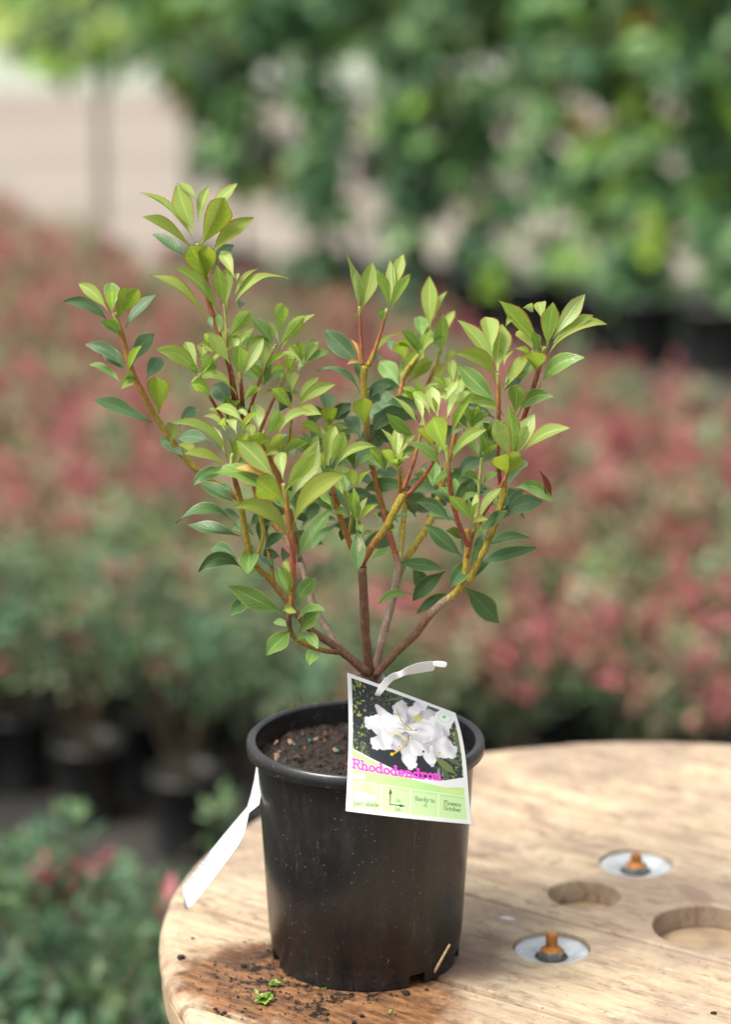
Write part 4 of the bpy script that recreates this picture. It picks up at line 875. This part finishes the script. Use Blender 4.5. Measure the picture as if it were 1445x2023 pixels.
# soft dark leaves in the heart of the bush, on the rear stems
for k in range(46):
    px = lr.uniform(540, 990); py = lr.uniform(770, 1090)
    if px > 820 and py > 1040: continue
    a = lr.uniform(0, 6.28); l = lr.uniform(60, 95)
    leaf(b3, 0, px, py, px+math.cos(a)*l, py-math.sin(a)*l*.6, lr.uniform(24, 42), lr.choice('BBM'), 'b', d=lr.uniform(.03, .11))
def whorl(parent, px, py, d, size, n, K='Y'):
    for k in range(n):
        a = -1.25+2.5*(k+lr.uniform(.2, .8))/n; l = size*lr.uniform(.75, 1.1)
        tx = px+math.sin(a)*l; ty = py-math.cos(a)*l*.85
        leaf(parent, 0, px+math.sin(a)*3, py, tx, ty, l*lr.uniform(.2, .36), lr.choice(K), lr.choice('fb'), d=d)
for px, py, d, sz, n, K in [(432, 700, .0, 58, 6, 'YYG'), (600, 720, .03, 62, 6, 'YGO'), (556, 905, .0, 60, 6, 'YYG'), (616, 905, .02, 66, 6, 'YGG'), (640, 870, .03, 60, 5, 'YO'), (520, 760, .0, 55, 5, 'YG'), (700, 925, .03, 60, 5, 'GGB'), (655, 1010, .0, 55, 6, 'YG'), (588, 1010, -.02, 60, 5, 'GGM'),
        (450, 830, .0, 55, 5, 'YG'), (835, 800, .02, 58, 6, 'YYP'), (905, 800, .02, 62, 6, 'YYG'), (930, 850, .0, 55, 6, 'YG'), (855, 960, .01, 60, 5, 'GGB'), (760, 930, .02, 55, 5, 'YG'), (970, 870, .0, 52, 5, 'YG'), (900, 1000, .02, 60, 5, 'GMB'), (1000, 1010, .03, 60, 5, 'GMB'), (830, 700, .10, 60, 5, 'YGO'), (490, 690, .01, 50, 5, 'YG')]:
    whorl(b3 if d > .015 else bA, px, py, d, sz, n, K)
print('LEAVES', NLEAF, 'SHRUBS', n_sh)

# ------------------------------------------------------------------ the printed picture card
Z5 = lambda x, y: (660+x/4.516, 1290+y/4.516)
TLc, TRc, BLc, BRc = (120, 175), (1085, 535), (105, 1410), (1237, 1530)
GN, GM = 300, 330
uu, vv = np.meshgrid(np.linspace(0, 1, GN+1), np.linspace(0, 1, GM+1))
def left_e(v): # gently bowed left edge
    return 120+(105-120)*v+22*np.sin(np.pi*v)*(1-.3*v), 175+(1410-175)*v
def right_e(v):
    x = 1085+(1237-1085)*(v**.9)+34*np.sin(np.pi*v)*(1-v)*1.6-6*np.sin(np.pi*v); y = 535+(1530-535)*v
    return x, y
lx, ly = left_e(vv); rx_, ry_ = right_e(vv)
X = lx*(1-uu)+rx_*uu; Y = ly*(1-uu)+ry_*uu+10*np.sin(np.pi*uu)*(vv-.3)
rs = np.random.RandomState(4)
def vnoise(x, y, s, seed=0):
    r2 = np.random.RandomState(seed); g = r2.rand(128, 128); a = x/s; b = y/s
    ia = np.floor(a).astype(int); ib = np.floor(b).astype(int); fa = a-ia; fb = b-ib; fa = fa*fa*(3-2*fa); fb = fb*fb*(3-2*fb)
    G = lambda i, j: g[i % 128, j % 128]
    return (G(ia, ib)*(1-fa)+G(ia+1, ib)*fa)*(1-fb)+(G(ia, ib+1)*(1-fa)+G(ia+1, ib+1)*fa)*fb
img = np.ones((GM+1, GN+1, 3))*np.array([.86, .87, .86])
def paint(mask, col, a=1.0):
    k = np.clip(mask, 0, 1)*a; img[:] = img*(1-k[..., None])+np.array(col)*k[..., None]
inner = (uu > .035) & (uu < .965) & (vv > .030) & (vv < .972)
curve = np.interp(uu, [0, .2, .4, .6, .8, 1], [.53, .585, .635, .655, .645, .575])
wcurve = curve+np.interp(uu, [0, .3, .6, .8, 1], [.004, .016, .035, .058, .095])
SR = lambda *c: [(x/255/12.92 if x/255 <= .04045 else ((x/255+.055)/1.055)**2.4) for x in c]
paint(inner & (vv > wcurve), SR(186, 232, 146))
paint(inner & (vv > wcurve) & (vv > .78), SR(202, 240, 168))
photo = inner & (vv < curve)
paint(photo, SR(38, 44, 50))
# foliage streaks of the photograph on the card
n1 = vnoise(X+Y*.7, Y-X*.5, 26, 1); n2 = vnoise(X*.9-Y, Y*.5+X, 18, 2); n3 = vnoise(X, Y, 70, 3)
lf = np.clip((n1-.62)*6, 0, 1)*np.clip((n3-.35)*4, 0, 1)
side = np.clip((330-X)/120, 0, 1)+np.clip((X-880)/120, 0, 1)+.35*np.clip((600-Y)/200, 0, 1)
paint(photo*lf*np.clip(side, 0, 1), SR(120, 135, 45)); 
paint(photo*np.clip((n2-.66)*7, 0, 1)*np.clip(side, 0, 1), SR(96, 122, 88)); paint(photo*np.clip((n2-.78)*9, 0, 1)*np.clip(side, 0, 1), SR(190, 170, 70))
def seg(x0, y0, x1, y1):
    dx, dy = x1-x0, y1-y0; t = np.clip(((X-x0)*dx+(Y-y0)*dy)/(dx*dx+dy*dy+1e-9), 0, 1); return np.hypot(X-x0-t*dx, Y-y0-t*dy), t
for (x0, y0, x1, y1, w, c) in [(900, 930, 1090, 1080, 34, (110, 125, 60)), (960, 900, 1150, 1010, 22, (85, 105, 70)), (1090, 700, 1120, 900, 24, (90, 110, 70)), (430, 430, 700, 380, 14, (95, 110, 60)), (560, 470, 600, 330, 12, (85, 100, 60)), (700, 400, 860, 500, 14, (90, 105, 65)), (930, 1130, 940, 1010, 16, (120, 150, 130)), (1030, 1130, 960, 1010, 20, (80, 100, 80))]:
    d, t = seg(x0, y0, x1, y1); ww = w*np.sin(np.pi*np.clip(t, .05, .95)); paint(photo*np.clip((ww-d)/4, 0, 1), SR(*c))
# white azalea truss: wavy overlapping petals
def petal(x0, y0, x1, y1, w, shade=1.0, seed=0, tip=.75):
    d, t = seg(x0, y0, x1, y1); ang = np.arctan2(Y-y1, X-x1)
    wob = 1+.09*np.sin(ang*4+seed)+.05*np.sin(ang*9+seed*2)+.14*(vnoise(X, Y, 26, seed+10)-.5)
    prof = w*(.34+.66*np.sin(np.pi*np.clip(t*tip+.10, 0, 1))**.8)*wob
    k = np.clip((prof-d)/5, 0, 1)
    fold = vnoise((X*np.cos(seed)+Y*np.sin(seed))*1.0, (X-Y)*.5, 46, seed+30)
    br = shade*(.66+.40*fold)-.26*(1-t)*np.clip(d/(prof+1e-6), 0, 1)-.25*np.clip(1-(prof-d)/9, 0, 1)
    c = np.stack([br*.96, br*.95, br*.98], -1); c = np.clip(c, .02, .95)**1.5
    kk = (photo*k)[..., None]; img[:] = img*(1-kk)+c*kk
for a in [(640, 620, 600, 500, 110, .85, 1), (730, 640, 760, 490, 100, .9, 2), (760, 640, 860, 560, 90, .86, 3), (560, 690, 380, 470, 50, 1, 4, .9), (600, 700, 330, 620, 92, 1.03, 5), (600, 730, 390, 800, 95, .93, 6), (640, 740, 690, 990, 78, .95, 7),
          (620, 700, 470, 590, 95, 1.05, 8), (860, 760, 980, 640, 110, .96, 9), (860, 780, 1040, 880, 98, 1.0, 10), (830, 800, 880, 1000, 62, 1, 11, .9), (820, 760, 740, 860, 100, .98, 12), (840, 740, 900, 640, 120, 1.02, 13), (700, 680, 820, 700, 110, 1.0, 14), (640, 740, 560, 830, 70, .86, 15)]:
    petal(*a)
d = np.hypot((X-750)/1.2, Y-585); paint(photo*np.clip((46-d)/20, 0, 1), SR(196, 190, 90), .75)
for pts, c, w in [([(560, 500), (600, 600), (700, 690)], (170, 160, 60), 7), ([(570, 670), (680, 690), (740, 690)], (190, 170, 80), 6), ([(650, 760), (610, 850), (530, 900)], (205, 175, 60), 8), ([(480, 710), (590, 730), (650, 770)], (215, 205, 150), 9), ([(700, 760), (640, 800), (600, 860)], (190, 170, 90), 6), ([(870, 860), (880, 900), (890, 960)], (220, 215, 215), 8)]:
    for p, q in zip(pts[:-1], pts[1:]): d, _ = seg(*p, *q); paint(photo*np.clip((w-d)/3, 0, 1), SR(*c), .9)
for (x, y, s, c) in [(518, 903, 17, (225, 185, 20)), (735, 688, 10, (150, 60, 60)), (520, 820, 9, (180, 80, 90)), (585, 835, 9, (190, 80, 95)), (860, 790, 9, (190, 100, 110)), (868, 815, 7, (190, 100, 110)), (945, 890, 14, (215, 190, 110)), (490, 815, 6, (190, 110, 120)), (610, 790, 7, (190, 110, 120)), (800, 880, 13, (30, 35, 40))]:
    d = np.hypot(X-x, Y-y); paint(photo*np.clip((s-d)/4, 0, 1), SR(*c))
# oval badge
d = np.hypot((X-990)*.92+(Y-578)*.30, (Y-578)*1.25-(X-990)*.45); paint(photo*np.clip((88-d)/4, 0, 1), SR(240, 248, 240)); paint(photo*np.clip((66-d)/5, 0, 1), SR(205, 238, 205)); paint(photo*np.clip((52-d)/5, 0, 1), SR(238, 248, 238))
d = np.hypot(X-985, (Y-570)*1.2); paint(photo*np.clip((20-d)/6, 0, 1), SR(90, 190, 120), .9)
# stroke alphabet with slab serifs; x-height 0.6, cap height 1, units = cap height
def arc(cx, cy, rx, ry, a0, a1, n=12): return [(cx+rx*math.cos(R_(a0+(a1-a0)*i/n)), cy+ry*math.sin(R_(a0+(a1-a0)*i/n))) for i in range(n+1)]
s_ = .13
def sv(x, y0, y1, f0=1, f1=1, l1=None):
    o = [[(x, y0), (x, y1)]]
    if f0: o.append([(x-s_, y0), (x+s_, y0)])
    if f1: o.append([(x-s_, y1), (x+(s_ if l1 is None else l1), y1)])
    return o
G_ = {
 'R': (.86, sv(.20, 0, 1)+[[(.20, 1), (.50, 1)]+arc(.50, .76, .22, .24, 90, -90)+[(.20, .52)], [(.46, .52), (.72, 0), (.84, 0)]]),
 'h': (.76, sv(.18, 0, 1, 1, 1, 0)+[[(.18, .40)]+arc(.38, .38, .20, .22, 180, 0)+[(.58, 0)], [(.46, 0), (.70, 0)]]),
 'o': (.68, [arc(.33, .30, .25, .30, 0, 360, 20)]),
 'd': (.76, [arc(.32, .30, .24, .30, 0, 360, 20)]+[[(.56, 1), (.56, 0)], [(.42, 1), (.56, 1)], [(.56, 0), (.70, 0)]]),
 'e': (.68, [[(.08, .30), (.57, .30)]+arc(.33, .30, .25, .30, 0, 310, 18)]),
 'n': (.76, [[(.18, 0), (.18, .6)], [(.05, .6), (.18, .6)], [(.05, 0), (.31, 0)], [(.18, .40)]+arc(.38, .38, .20, .22, 180, 0)+[(.58, 0)], [(.46, 0), (.70, 0)]]),
 'r': (.62, [[(.20, 0), (.20, .6)], [(.05, .6), (.20, .6)], [(.05, 0), (.38, 0)], [(.20, .36)]+arc(.40, .40, .20, .20, 180, 50)]),
 'p': (.72, [[(.16, -.35), (.16, .6)], [(.04, .6), (.16, .6)], [(.04, -.35), (.30, -.35)], arc(.38, .30, .22, .30, 0, 360, 18)]),
 'a': (.66, [arc(.30, .42, .2, .18, 150, 0)+[(.50, .06), (.60, 0)], arc(.30, .17, .21, .17, 0, 360, 14)]),
 't': (.52, [[(.22, .85), (.22, .15)]+arc(.34, .14, .12, .13, 180, 320, 6), [(.06, .6), (.42, .6)]]),
 's': (.60, [arc(.30, .45, .18, .15, 30, 270)+arc(.30, .15, .20, .15, 90, -150)]),
 'H': (.86, sv(.18, 0, 1)+sv(.66, 0, 1)+[[(.18, .5), (.66, .5)]]),
 'y': (.70, [[(.10, .6), (.34, 0)], [(.60, .6), (.26, -.3), (.10, -.34)], [(.0, .6), (.22, .6)], [(.48, .6), (.70, .6)]]),
 'F': (.76, sv(.18, 0, 1, 1, 0)+[[(.05, 1), (.66, 1), (.66, .82)], [(.18, .52), (.50, .52)]]),
 'l': (.44, [[(.20, 0), (.20, 1)], [(.06, 1), (.20, 1)], [(.04, 0), (.36, 0)]]),
 'w': (.84, [[(.10, .6), (.25, 0), (.42, .5), (.59, 0), (.74, .6)], [(0, .6), (.22, .6)], [(.62, .6), (.84, .6)]]),
 'O': (.86, [arc(.42, .5, .34, .5, 0, 360, 22)]), 'c': (.64, [arc(.34, .30, .26, .30, 40, 320, 16)]),
 'b': (.72, [[(.14, 1), (.14, 0)], [(.02, 1), (.14, 1)], arc(.38, .30, .24, .30, 0, 360, 18)]),
 '1': (.56, [[(.12, .82), (.28, 1), (.28, 0)], [(.08, 0), (.48, 0)]]), 'm': (.96, [[(.12, 0), (.12, .6)], [(.0, .6), (.12, .6)], [(.12, .40)]+arc(.29, .40, .17, .2, 180, 0)+[(.46, 0)], [(.46, .40)]+arc(.63, .40, .17, .2, 180, 0)+[(.80, 0)], [(.02, 0), (.24, 0)], [(.36, 0), (.56, 0)], [(.70, 0), (.92, 0)]]),
 '-': (.5, [[(.08, .4), (.40, .4)]]), '6': (.68, [arc(.34, .3, .24, .3, 0, 360, 18), [(.10, .32), (.14, .7), (.32, .95), (.5, .97)]]), '0': (.74, [arc(.35, .5, .27, .46, 0, 360, 20)]),
 '8': (.72, [arc(.35, .73, .21, .24, 0, 360, 16), arc(.35, .25, .26, .27, 0, 360, 16)]), 'g': (.70, [arc(.32, .32, .22, .26, 0, 360, 16), [(.54, .6), (.54, -.2), (.40, -.36), (.12, -.32)]]), ' ': (.45, [])}
def text(s, p0, p1, cap, wid, col, alpha=1.0, sag=0.0):
    tot = sum(G_[ch][0] for ch in s); x = 0; L = math.hypot(p1[0]-p0[0], p1[1]-p0[1]); k = L/tot
    dx, dy = (p1[0]-p0[0])/L, (p1[1]-p0[1])/L; acc = np.full(X.shape, 1e9)
    for ch in s:
        adv, strokes = G_[ch]
        for stt in strokes:
            P2 = []
            for (a, b) in stt:
                t = (x+a)/tot; bx = p0[0]+dx*(x+a)*k; by = p0[1]+dy*(x+a)*k+sag*math.sin(math.pi*t)-b*cap; P2.append((bx, by))
            for q0, q1 in zip(P2[:-1], P2[1:]):
                x0_, x1_ = min(q0[0], q1[0])-30, max(q0[0], q1[0])+30; y0_, y1_ = min(q0[1], q1[1])-30, max(q0[1], q1[1])+30
                d, _ = seg(*q0, *q1); np.minimum(acc, d, out=acc)
        x += adv
    paint(np.clip((wid-acc)/3.0+.5, 0, 1), col, alpha)
# panels
wl = SR(232, 250, 214)
def line(p, q, w, c, a=1.0): d, _ = seg(*p, *q); paint(np.clip((w-d)/2+.5, 0, 1), c, a)
line((162, 1140), (1187, 1283), 4, wl); line((162, 1140), (152, 1384), 4, wl); line((152, 1384), (1190, 1494), 4, wl); line((1187, 1283), (1190, 1494), 4, wl)
for xa, ya, xb, yb in ((427, 1180, 420, 1410), (687, 1215, 682, 1438), (935, 1250, 932, 1464)): line((xa, ya), (xb, yb), 5, wl)
line((140, 1394), (1203, 1507), 1.5, SR(215, 245, 190)); 
# sun behind a cloud
sx, sy = 280, 1262
for k in range(11):
    a = math.pi*(k/10); line((sx+38*math.cos(a), sy-38*math.sin(a)), (sx+62*math.cos(a), sy-62*math.sin(a)), 6, SR(240, 205, 130), .9)
d = np.hypot(X-sx, Y-sy); paint(np.clip((46-d)/4, 0, 1), SR(245, 228, 150)); d = np.hypot(X-283, Y-1184); paint(np.clip((8-d)/3, 0, 1), SR(240, 170, 100))
for cx, cy, rr in ((205, 1292, 32), (240, 1262, 38), (285, 1280, 40), (335, 1297, 34), (270, 1305, 30), (230, 1300, 30)):
    d = np.hypot(X-cx, (Y-cy)*1.15); paint(np.clip((rr-d)/3, 0, 1), SR(253, 255, 252))
dk = SR(52, 66, 52); tx = SR(84, 116, 70)
line((502, 1352), (505, 1240), 5, dk); line((502, 1352), (600, 1362), 5, dk)
for tri in (((505, 1203), (490, 1258), (521, 1258)), ((645, 1367), (588, 1349), (586, 1378))):
    (ax, ay), (bx, by), (cx, cy) = tri
    s1 = (bx-ax)*(Y-ay)-(by-ay)*(X-ax); s2 = (cx-bx)*(Y-by)-(cy-by)*(X-bx); s3 = (ax-cx)*(Y-cy)-(ay-cy)*(X-cx)
    paint((((s1 >= 0) & (s2 >= 0) & (s3 >= 0)) | ((s1 <= 0) & (s2 <= 0) & (s3 <= 0))).astype(float), dk)
text('part shade', (178, 1354), (402, 1372), 36, 3.2, tx)
text('1m', (550, 1324), (598, 1330), 30, 2.6, tx, .8); text('1m', (546, 1404), (598, 1410), 30, 2.6, tx, .9)
text('Hardy to', (722, 1312), (904, 1336), 34, 3.0, tx, .9); text('-6', (795, 1372), (832, 1376), 32, 2.8, tx, .8)
text('Flowers', (982, 1350), (1136, 1372), 34, 3.2, tx, .9); text('October', (982, 1398), (1136, 1418), 34, 3.2, tx, .9)
text('008', (168, 1116), (278, 1124), 44, 6.5, SR(245, 255, 238))
text('Fragrant', (955, 1234), (1178, 1262), 40, 4.0, SR(222, 238, 140), .9)
text('Rhododendron', (162, 1022), (962, 1134), 78, 9.5, SR(240, 78, 205), 1.0, 14)
img *= .80; img[:] = np.where(img > .6, .6+(img-.6)*.6, img)
# card surface in 3D
dep = (-.050*(1-uu)-.022*uu)*(1-vv)+(-.126*(1-uu)-.100*uu)*vv-.016*np.sin(np.pi*uu)*(.35+.65*vv)-.006*np.sin(np.pi*vv)
V = []
for j in range(GM+1):
    for i in range(GN+1):
        px, py = Z5(X[j, i], Y[j, i]); V.append(at(px, py, dep[j, i]))
CARDO = at(*Z5(375, 400), -.045)
me = bpy.data.meshes.new('card_print')
ii = np.arange(GM)[:, None]*(GN+1)+np.arange(GN)[None, :]; ii = ii.ravel()
hole = np.hypot(X-378, (Y-408)*1.25) < 27
keep = []
hf = hole.ravel()
F = [(a, a+GN+1, a+GN+2, a+1) for a in ii.tolist() if not (hf[a] and hf[a+1] and hf[a+GN+1] and hf[a+GN+2])]
me.from_pydata([tuple(p-CARDO) for p in V], [], F); me.update()
ca2 = me.color_attributes.new('col', 'FLOAT_COLOR', 'POINT'); ca2.data.foreach_set('color', np.concatenate([img, np.ones(img.shape[:2]+(1,))], -1).astype(np.float32).ravel())
M_CARD = NT('printed_card'); a_ = M_CARD.n('ShaderNodeAttribute'); a_.attribute_name = 'col'; geo = M_CARD.n('ShaderNodeNewGeometry')
c = M_CARD.mix(geo.outputs['Backfacing'], a_.outputs['Color'], (.80, .80, .78)); M_CARD.L(c, M_CARD.b.inputs['Base Color']); M_CARD.inp('Roughness', .38); M_CARD.inp('Specular IOR Level', .5)
tcd = M_CARD.n('ShaderNodeBsdfTranslucent'); M_CARD.L(c, tcd.inputs[0]); mx = M_CARD.n('ShaderNodeMixShader'); mx.inputs[0].default_value = .12
M_CARD.L(M_CARD.b.outputs[0], mx.inputs[1]); M_CARD.L(tcd.outputs[0], mx.inputs[2]); M_CARD.L(mx.outputs[0], M_CARD.o.inputs[0]); M_CARD = M_CARD.mat
CARD = empty('plant_label', CARDO, 'curved printed picture card showing white flowers and pink lettering, hanging over the pot rim', 'label')
o = link('card', me, M_CARD, CARD, smooth=True)
md = o.modifiers.new('thick', 'SOLIDIFY'); md.thickness = .0004; md.offset = -1
# white tie through the card's hole, knotted round the stems
M_TIE = simple('white_plastic_tie', (.80, .80, .79), .45, .05, 60)
def ribbon(rows, mat, name, parent=None, org=None, thick=.0005):
    V = []; F = []; n = len(rows)
    for (a, b) in rows: V += [a, (a+b)/2, b]
    for j in range(n-1):
        for i in range(2): F.append((j*3+i, j*3+i+1, (j+1)*3+i+1, (j+1)*3+i))
    me = bpy.data.meshes.new(name); me.from_pydata([tuple(p-org) for p in V], [], F); me.update()
    o = link(name, me, mat, parent, smooth=True); md = o.modifiers.new('t', 'SOLIDIFY'); md.thickness = thick; md.offset = 0
    md = o.modifiers.new('s', 'SUBSURF'); md.levels = 2; md.render_levels = 2
    return o
TIE = empty('label_tie', CARDO, 'white plastic tie threaded through the card hole with a twisted loose end', 'tie')
rows = []
for (xa, ya, xb, yb, d0, d1) in [(350, 405, 402, 410, -.050, -.050), (360, 380, 405, 392, -.058, -.058), (390, 310, 445, 345, -.060, -.060), (440, 235, 500, 275, -.058, -.055), (505, 185, 540, 238, -.055, -.050), (545, 170, 575, 235, -.052, -.050), (590, 165, 610, 210, -.050, -.054), (640, 125, 665, 195, -.052, -.046), (730, 90, 740, 188, -.050, -.044), (830, 72, 850, 165, -.050, -.044), (905, 66, 900, 165, -.050, -.045)]:
    rows.append((at(*Z5(xa, ya), d0), at(*Z5(xb, yb), d1)))
ribbon(rows, M_TIE, 'tie_strip', TIE, CARDO)
rows = [(at(*Z5(xa, ya), d0), at(*Z5(xb, yb), d0)) for xa, ya, xb, yb, d0 in [(880, 70, 880, 118, -.0495), (940, 68, 938, 125, -.050), (1018, 78, 1005, 136, -.050)]]
ribbon(rows, M_TIE, 'tie_end', TIE, CARDO)
loop = []
for k in range(13):
    a = 2*math.pi*k/12; cpt = at(731, 1338, 0)+Vector((math.cos(a)*.0125, math.sin(a)*.020-.012, .001*math.sin(2*a))); loop.append((cpt+Vector((0, 0, .004)), cpt-Vector((0, 0, .004))))
ribbon(loop, M_TIE, 'tie_loop', TIE, CARDO)
# white tag hanging at the left side of the pot
M_TAG = NT('white_synthetic_paper'); tg = M_TAG; a_ = tg.n('ShaderNodeUVMap'); a_.uv_map = 'uv'; sp = tg.n('ShaderNodeSeparateXYZ'); tg.L(a_.outputs[0], sp.inputs[0])
bars = tg.n('ShaderNodeTexNoise'); bars.noise_dimensions = '1D'; bars.inputs['Scale'].default_value = 210; bars.inputs['Detail'].default_value = 2; tg.L(sp.outputs[1], bars.inputs['W'])
zone = tg.math('MULTIPLY', tg.math('MULTIPLY', tg.math('GREATER_THAN', sp.outputs[1], .60), tg.math('LESS_THAN', sp.outputs[1], .80)), tg.math('LESS_THAN', sp.outputs[0], .42))
c = tg.mix(tg.math('MULTIPLY', zone, tg.ramp(bars.outputs[0], [(.48, BW(0)), (.5, BW(.75))])), (.84, .84, .84), (.16, .17, .20))
tg.L(c, tg.b.inputs['Base Color']); tg.inp('Roughness', .4); t = tg.n('ShaderNodeBsdfTranslucent'); tg.L(c, t.inputs[0]); mx = tg.n('ShaderNodeMixShader'); mx.inputs[0].default_value = .3
tg.L(tg.b.outputs[0], mx.inputs[1]); tg.L(t.outputs[0], mx.inputs[2]); tg.L(mx.outputs[0], tg.o.inputs[0]); M_TAG = tg.mat
rows_px = [(508, 1508, 520, 1512, .000, -.012), (503, 1540, 520, 1550, .000, -.016), (496, 1570, 512, 1590, -.002, -.022), (489, 1594, 492, 1606, -.004, -.032), (470, 1616, 484, 1645, -.006, -.036), (440, 1652, 470, 1672, -.010, -.038), (414, 1684, 445, 1706, -.012, -.040), (388, 1718, 418, 1742, -.014, -.042), (362, 1748, 395, 1772, -.016, -.044), (361, 1765, 380, 1790, -.017, -.044), (366, 1795, 372, 1797, -.020, -.040)]
ORT = at(508, 1515, -.005)
V = []; F = []; UV = []
for j, (xa, ya, xb, yb, d0, d1) in enumerate(rows_px):
    A = at(xa, ya, d0); B_ = at(xb, yb, d1)
    for i in range(4): V.append(A.lerp(B_, i/3)-ORT); UV.append((i/3, j/(len(rows_px)-1)))
for j in range(len(rows_px)-1):
    for i in range(3): F.append((j*4+i, j*4+i+1, (j+1)*4+i+1, (j+1)*4+i))
me = bpy.data.meshes.new('hanging_tag'); me.from_pydata([tuple(p) for p in V], [], F); me.update()
uvl = me.uv_layers.new(name='uv'); lv = np.zeros(len(me.loops), dtype=np.int32); me.loops.foreach_get('vertex_index', lv); uvl.data.foreach_set('uv', np.array(UV, dtype=np.float32)[lv].ravel())
o = link('hanging_tag', me, M_TAG, None, loc=ORT, smooth=True); tag(o, 'plain white barcode tag hanging from the left side of the pot rim', 'tag')
md = o.modifiers.new('t', 'SOLIDIFY'); md.thickness = .0003

# ------------------------------------------------------------------ small things on the table
M_CRUMB = simple('black_soil_crumb', (.012, .008, .006), .9, .5, 300, .6)
r = random.Random(21)
def crumb(px, py, s, label, mat=M_CRUMB, name='soil_crumb', cat='soil crumb'):
    p = onz(px, py, TZ); me = chunk(r, (s/SCL*.5, s/SCL*.42, s/SCL*.22)); o = link(name, me, mat, None, loc=(p.x, p.y, TZ+s/SCL*.14)); o.rotation_euler.z = r.uniform(0, 6.28); tag(o, label, cat, 'crumbs on the table'); return o
for px, py, s, lab in [(358, 1893, 20, 'largest black soil crumb near the left rim of the table'), (380, 1854, 9, 'tiny dark crumb above the largest crumb near the left rim'), (425, 1995, 12, 'small black crumb at the bottom left of the stain'), (442, 2004, 17, 'black crumb beside a smaller one at the bottom left of the stain'),
                       (803, 1964, 20, 'dark soil crumb just right of the front pot foot'), (716, 2008, 13, 'black crumb below the pot front near the bottom edge'), (1412, 2004, 14, 'dark crumb at the bottom right corner of the table'), (843, 1956, 9, 'small brown crumb right of the front foot'), (655, 1970, 10, 'black crumb on the stain below the pot'), (482, 1910, 16, 'dark crumb on the stain left of the pot foot')]:
    crumb(px, py, s, lab)
q = MB()
for k in range(420):
    a = r.gauss(0, 1); b = r.gauss(0, 1); x = -.055+a*.040; y = -.060+b*.032
    if (x*x+y*y) < .0755**2 or (Vector((x, y))-TC).length > TR-.012: continue
    s = r.uniform(.0006, .0022)*(1.6 if r.random() < .1 else 1); c0 = Vector((x+.055, y+.06, s*.25)); Vv = [c0+rvec(r)*s for _ in range(5)]; Vv = [Vector((p.x, p.y, max(0, p.z*.6))) for p in Vv]
    q.add(Vv, [(0, 1, 2), (0, 2, 3), (0, 3, 1), (1, 3, 4), (1, 4, 2), (2, 4, 3)])
o = link('soil_specks', q.mesh('soil_specks'), M_CRUMB, None, loc=(-.055, -.06, TZ)); tag(o, 'fine dark soil specks scattered over the wet stain round the pot', None, None, 'stuff')
M_SCRAP = NT('fresh_moss_green'); v = M_SCRAP.coords(); f = M_SCRAP.noise(v, 300, 4); M_SCRAP.L(M_SCRAP.ramp(f, [(.35, (.05, .10, .01)), (.6, (.20, .34, .03)), (.75, (.30, .42, .08))]), M_SCRAP.b.inputs['Base Color']); M_SCRAP.inp('Roughness', .5); M_SCRAP.inp('Specular IOR Level', .6); M_SCRAP.bump(f, .6, .001); M_SCRAP = M_SCRAP.mat
def scrap(px, py, s, label, n=11, el=1.0):
    p = onz(px, py, TZ); q = MB()
    for k in range(n):
        c0 = Vector((r.uniform(-.4, .4)*s*el, r.uniform(-.4, .4)*s, .0008+r.uniform(0, .15)*s)); d = rvec(r); d.z = abs(d.z)*.35; broad(q, c0, d, Vector((0, 0, 1))+rvec(r)*.5, s*r.uniform(.4, .75), s*r.uniform(.3, .5), 0)
    q.v = [(a, b, max(c, .0005)) for a, b, c in q.v]
    o = link('moss_scrap', q.mesh('moss_scrap'), M_SCRAP, None, loc=(p.x, p.y, TZ)); tag(o, label, 'moss scrap', 'green scraps on the table'); return o
scrap(520, 1978, .014, 'bright green moss scrap on the stain in front of the pot', 14)
scrap(548, 1944, .010, 'duller green moss scrap just above the bright one', 10)
scrap(776, 2003, .006, 'tiny green scrap near the bottom edge below the pot', 4, 2)
scrap(634, 1957, .005, 'tiny green scrap at the front foot of the pot', 4, 2)
q = tube([onz(857, 1925, TZ+.001), onz(857, 1925, TZ+.001).lerp(at(875, 1893, -.062), .5)+Vector((-.0012, -.003, 0)), at(889, 1866, -.060)+Vector((0, 0, 0))], [.0011, .0012, .0009], 6)
ps = Vector(q.v[0]); q.v = [tuple(Vector(p)-ps) for p in q.v]
o = link('straw', q.mesh('straw'), simple('pale_straw', (.62, .46, .27), .5, .15, 200), None, loc=ps, smooth=True); tag(o, 'pale dry straw leaning against the right foot of the pot', 'straw')
p = onz(1003, 1815, TZ); me = chunk(r, (.0075, .0035, .0003)); o = link('paper_scrap', me, simple('pale_paper', (.62, .60, .60), .7, .1), None, loc=(p.x, p.y, TZ+.0006)); o.rotation_euler.z = -.5; tag(o, 'pale thin scrap lying on the wood above the near washer', 'scrap')
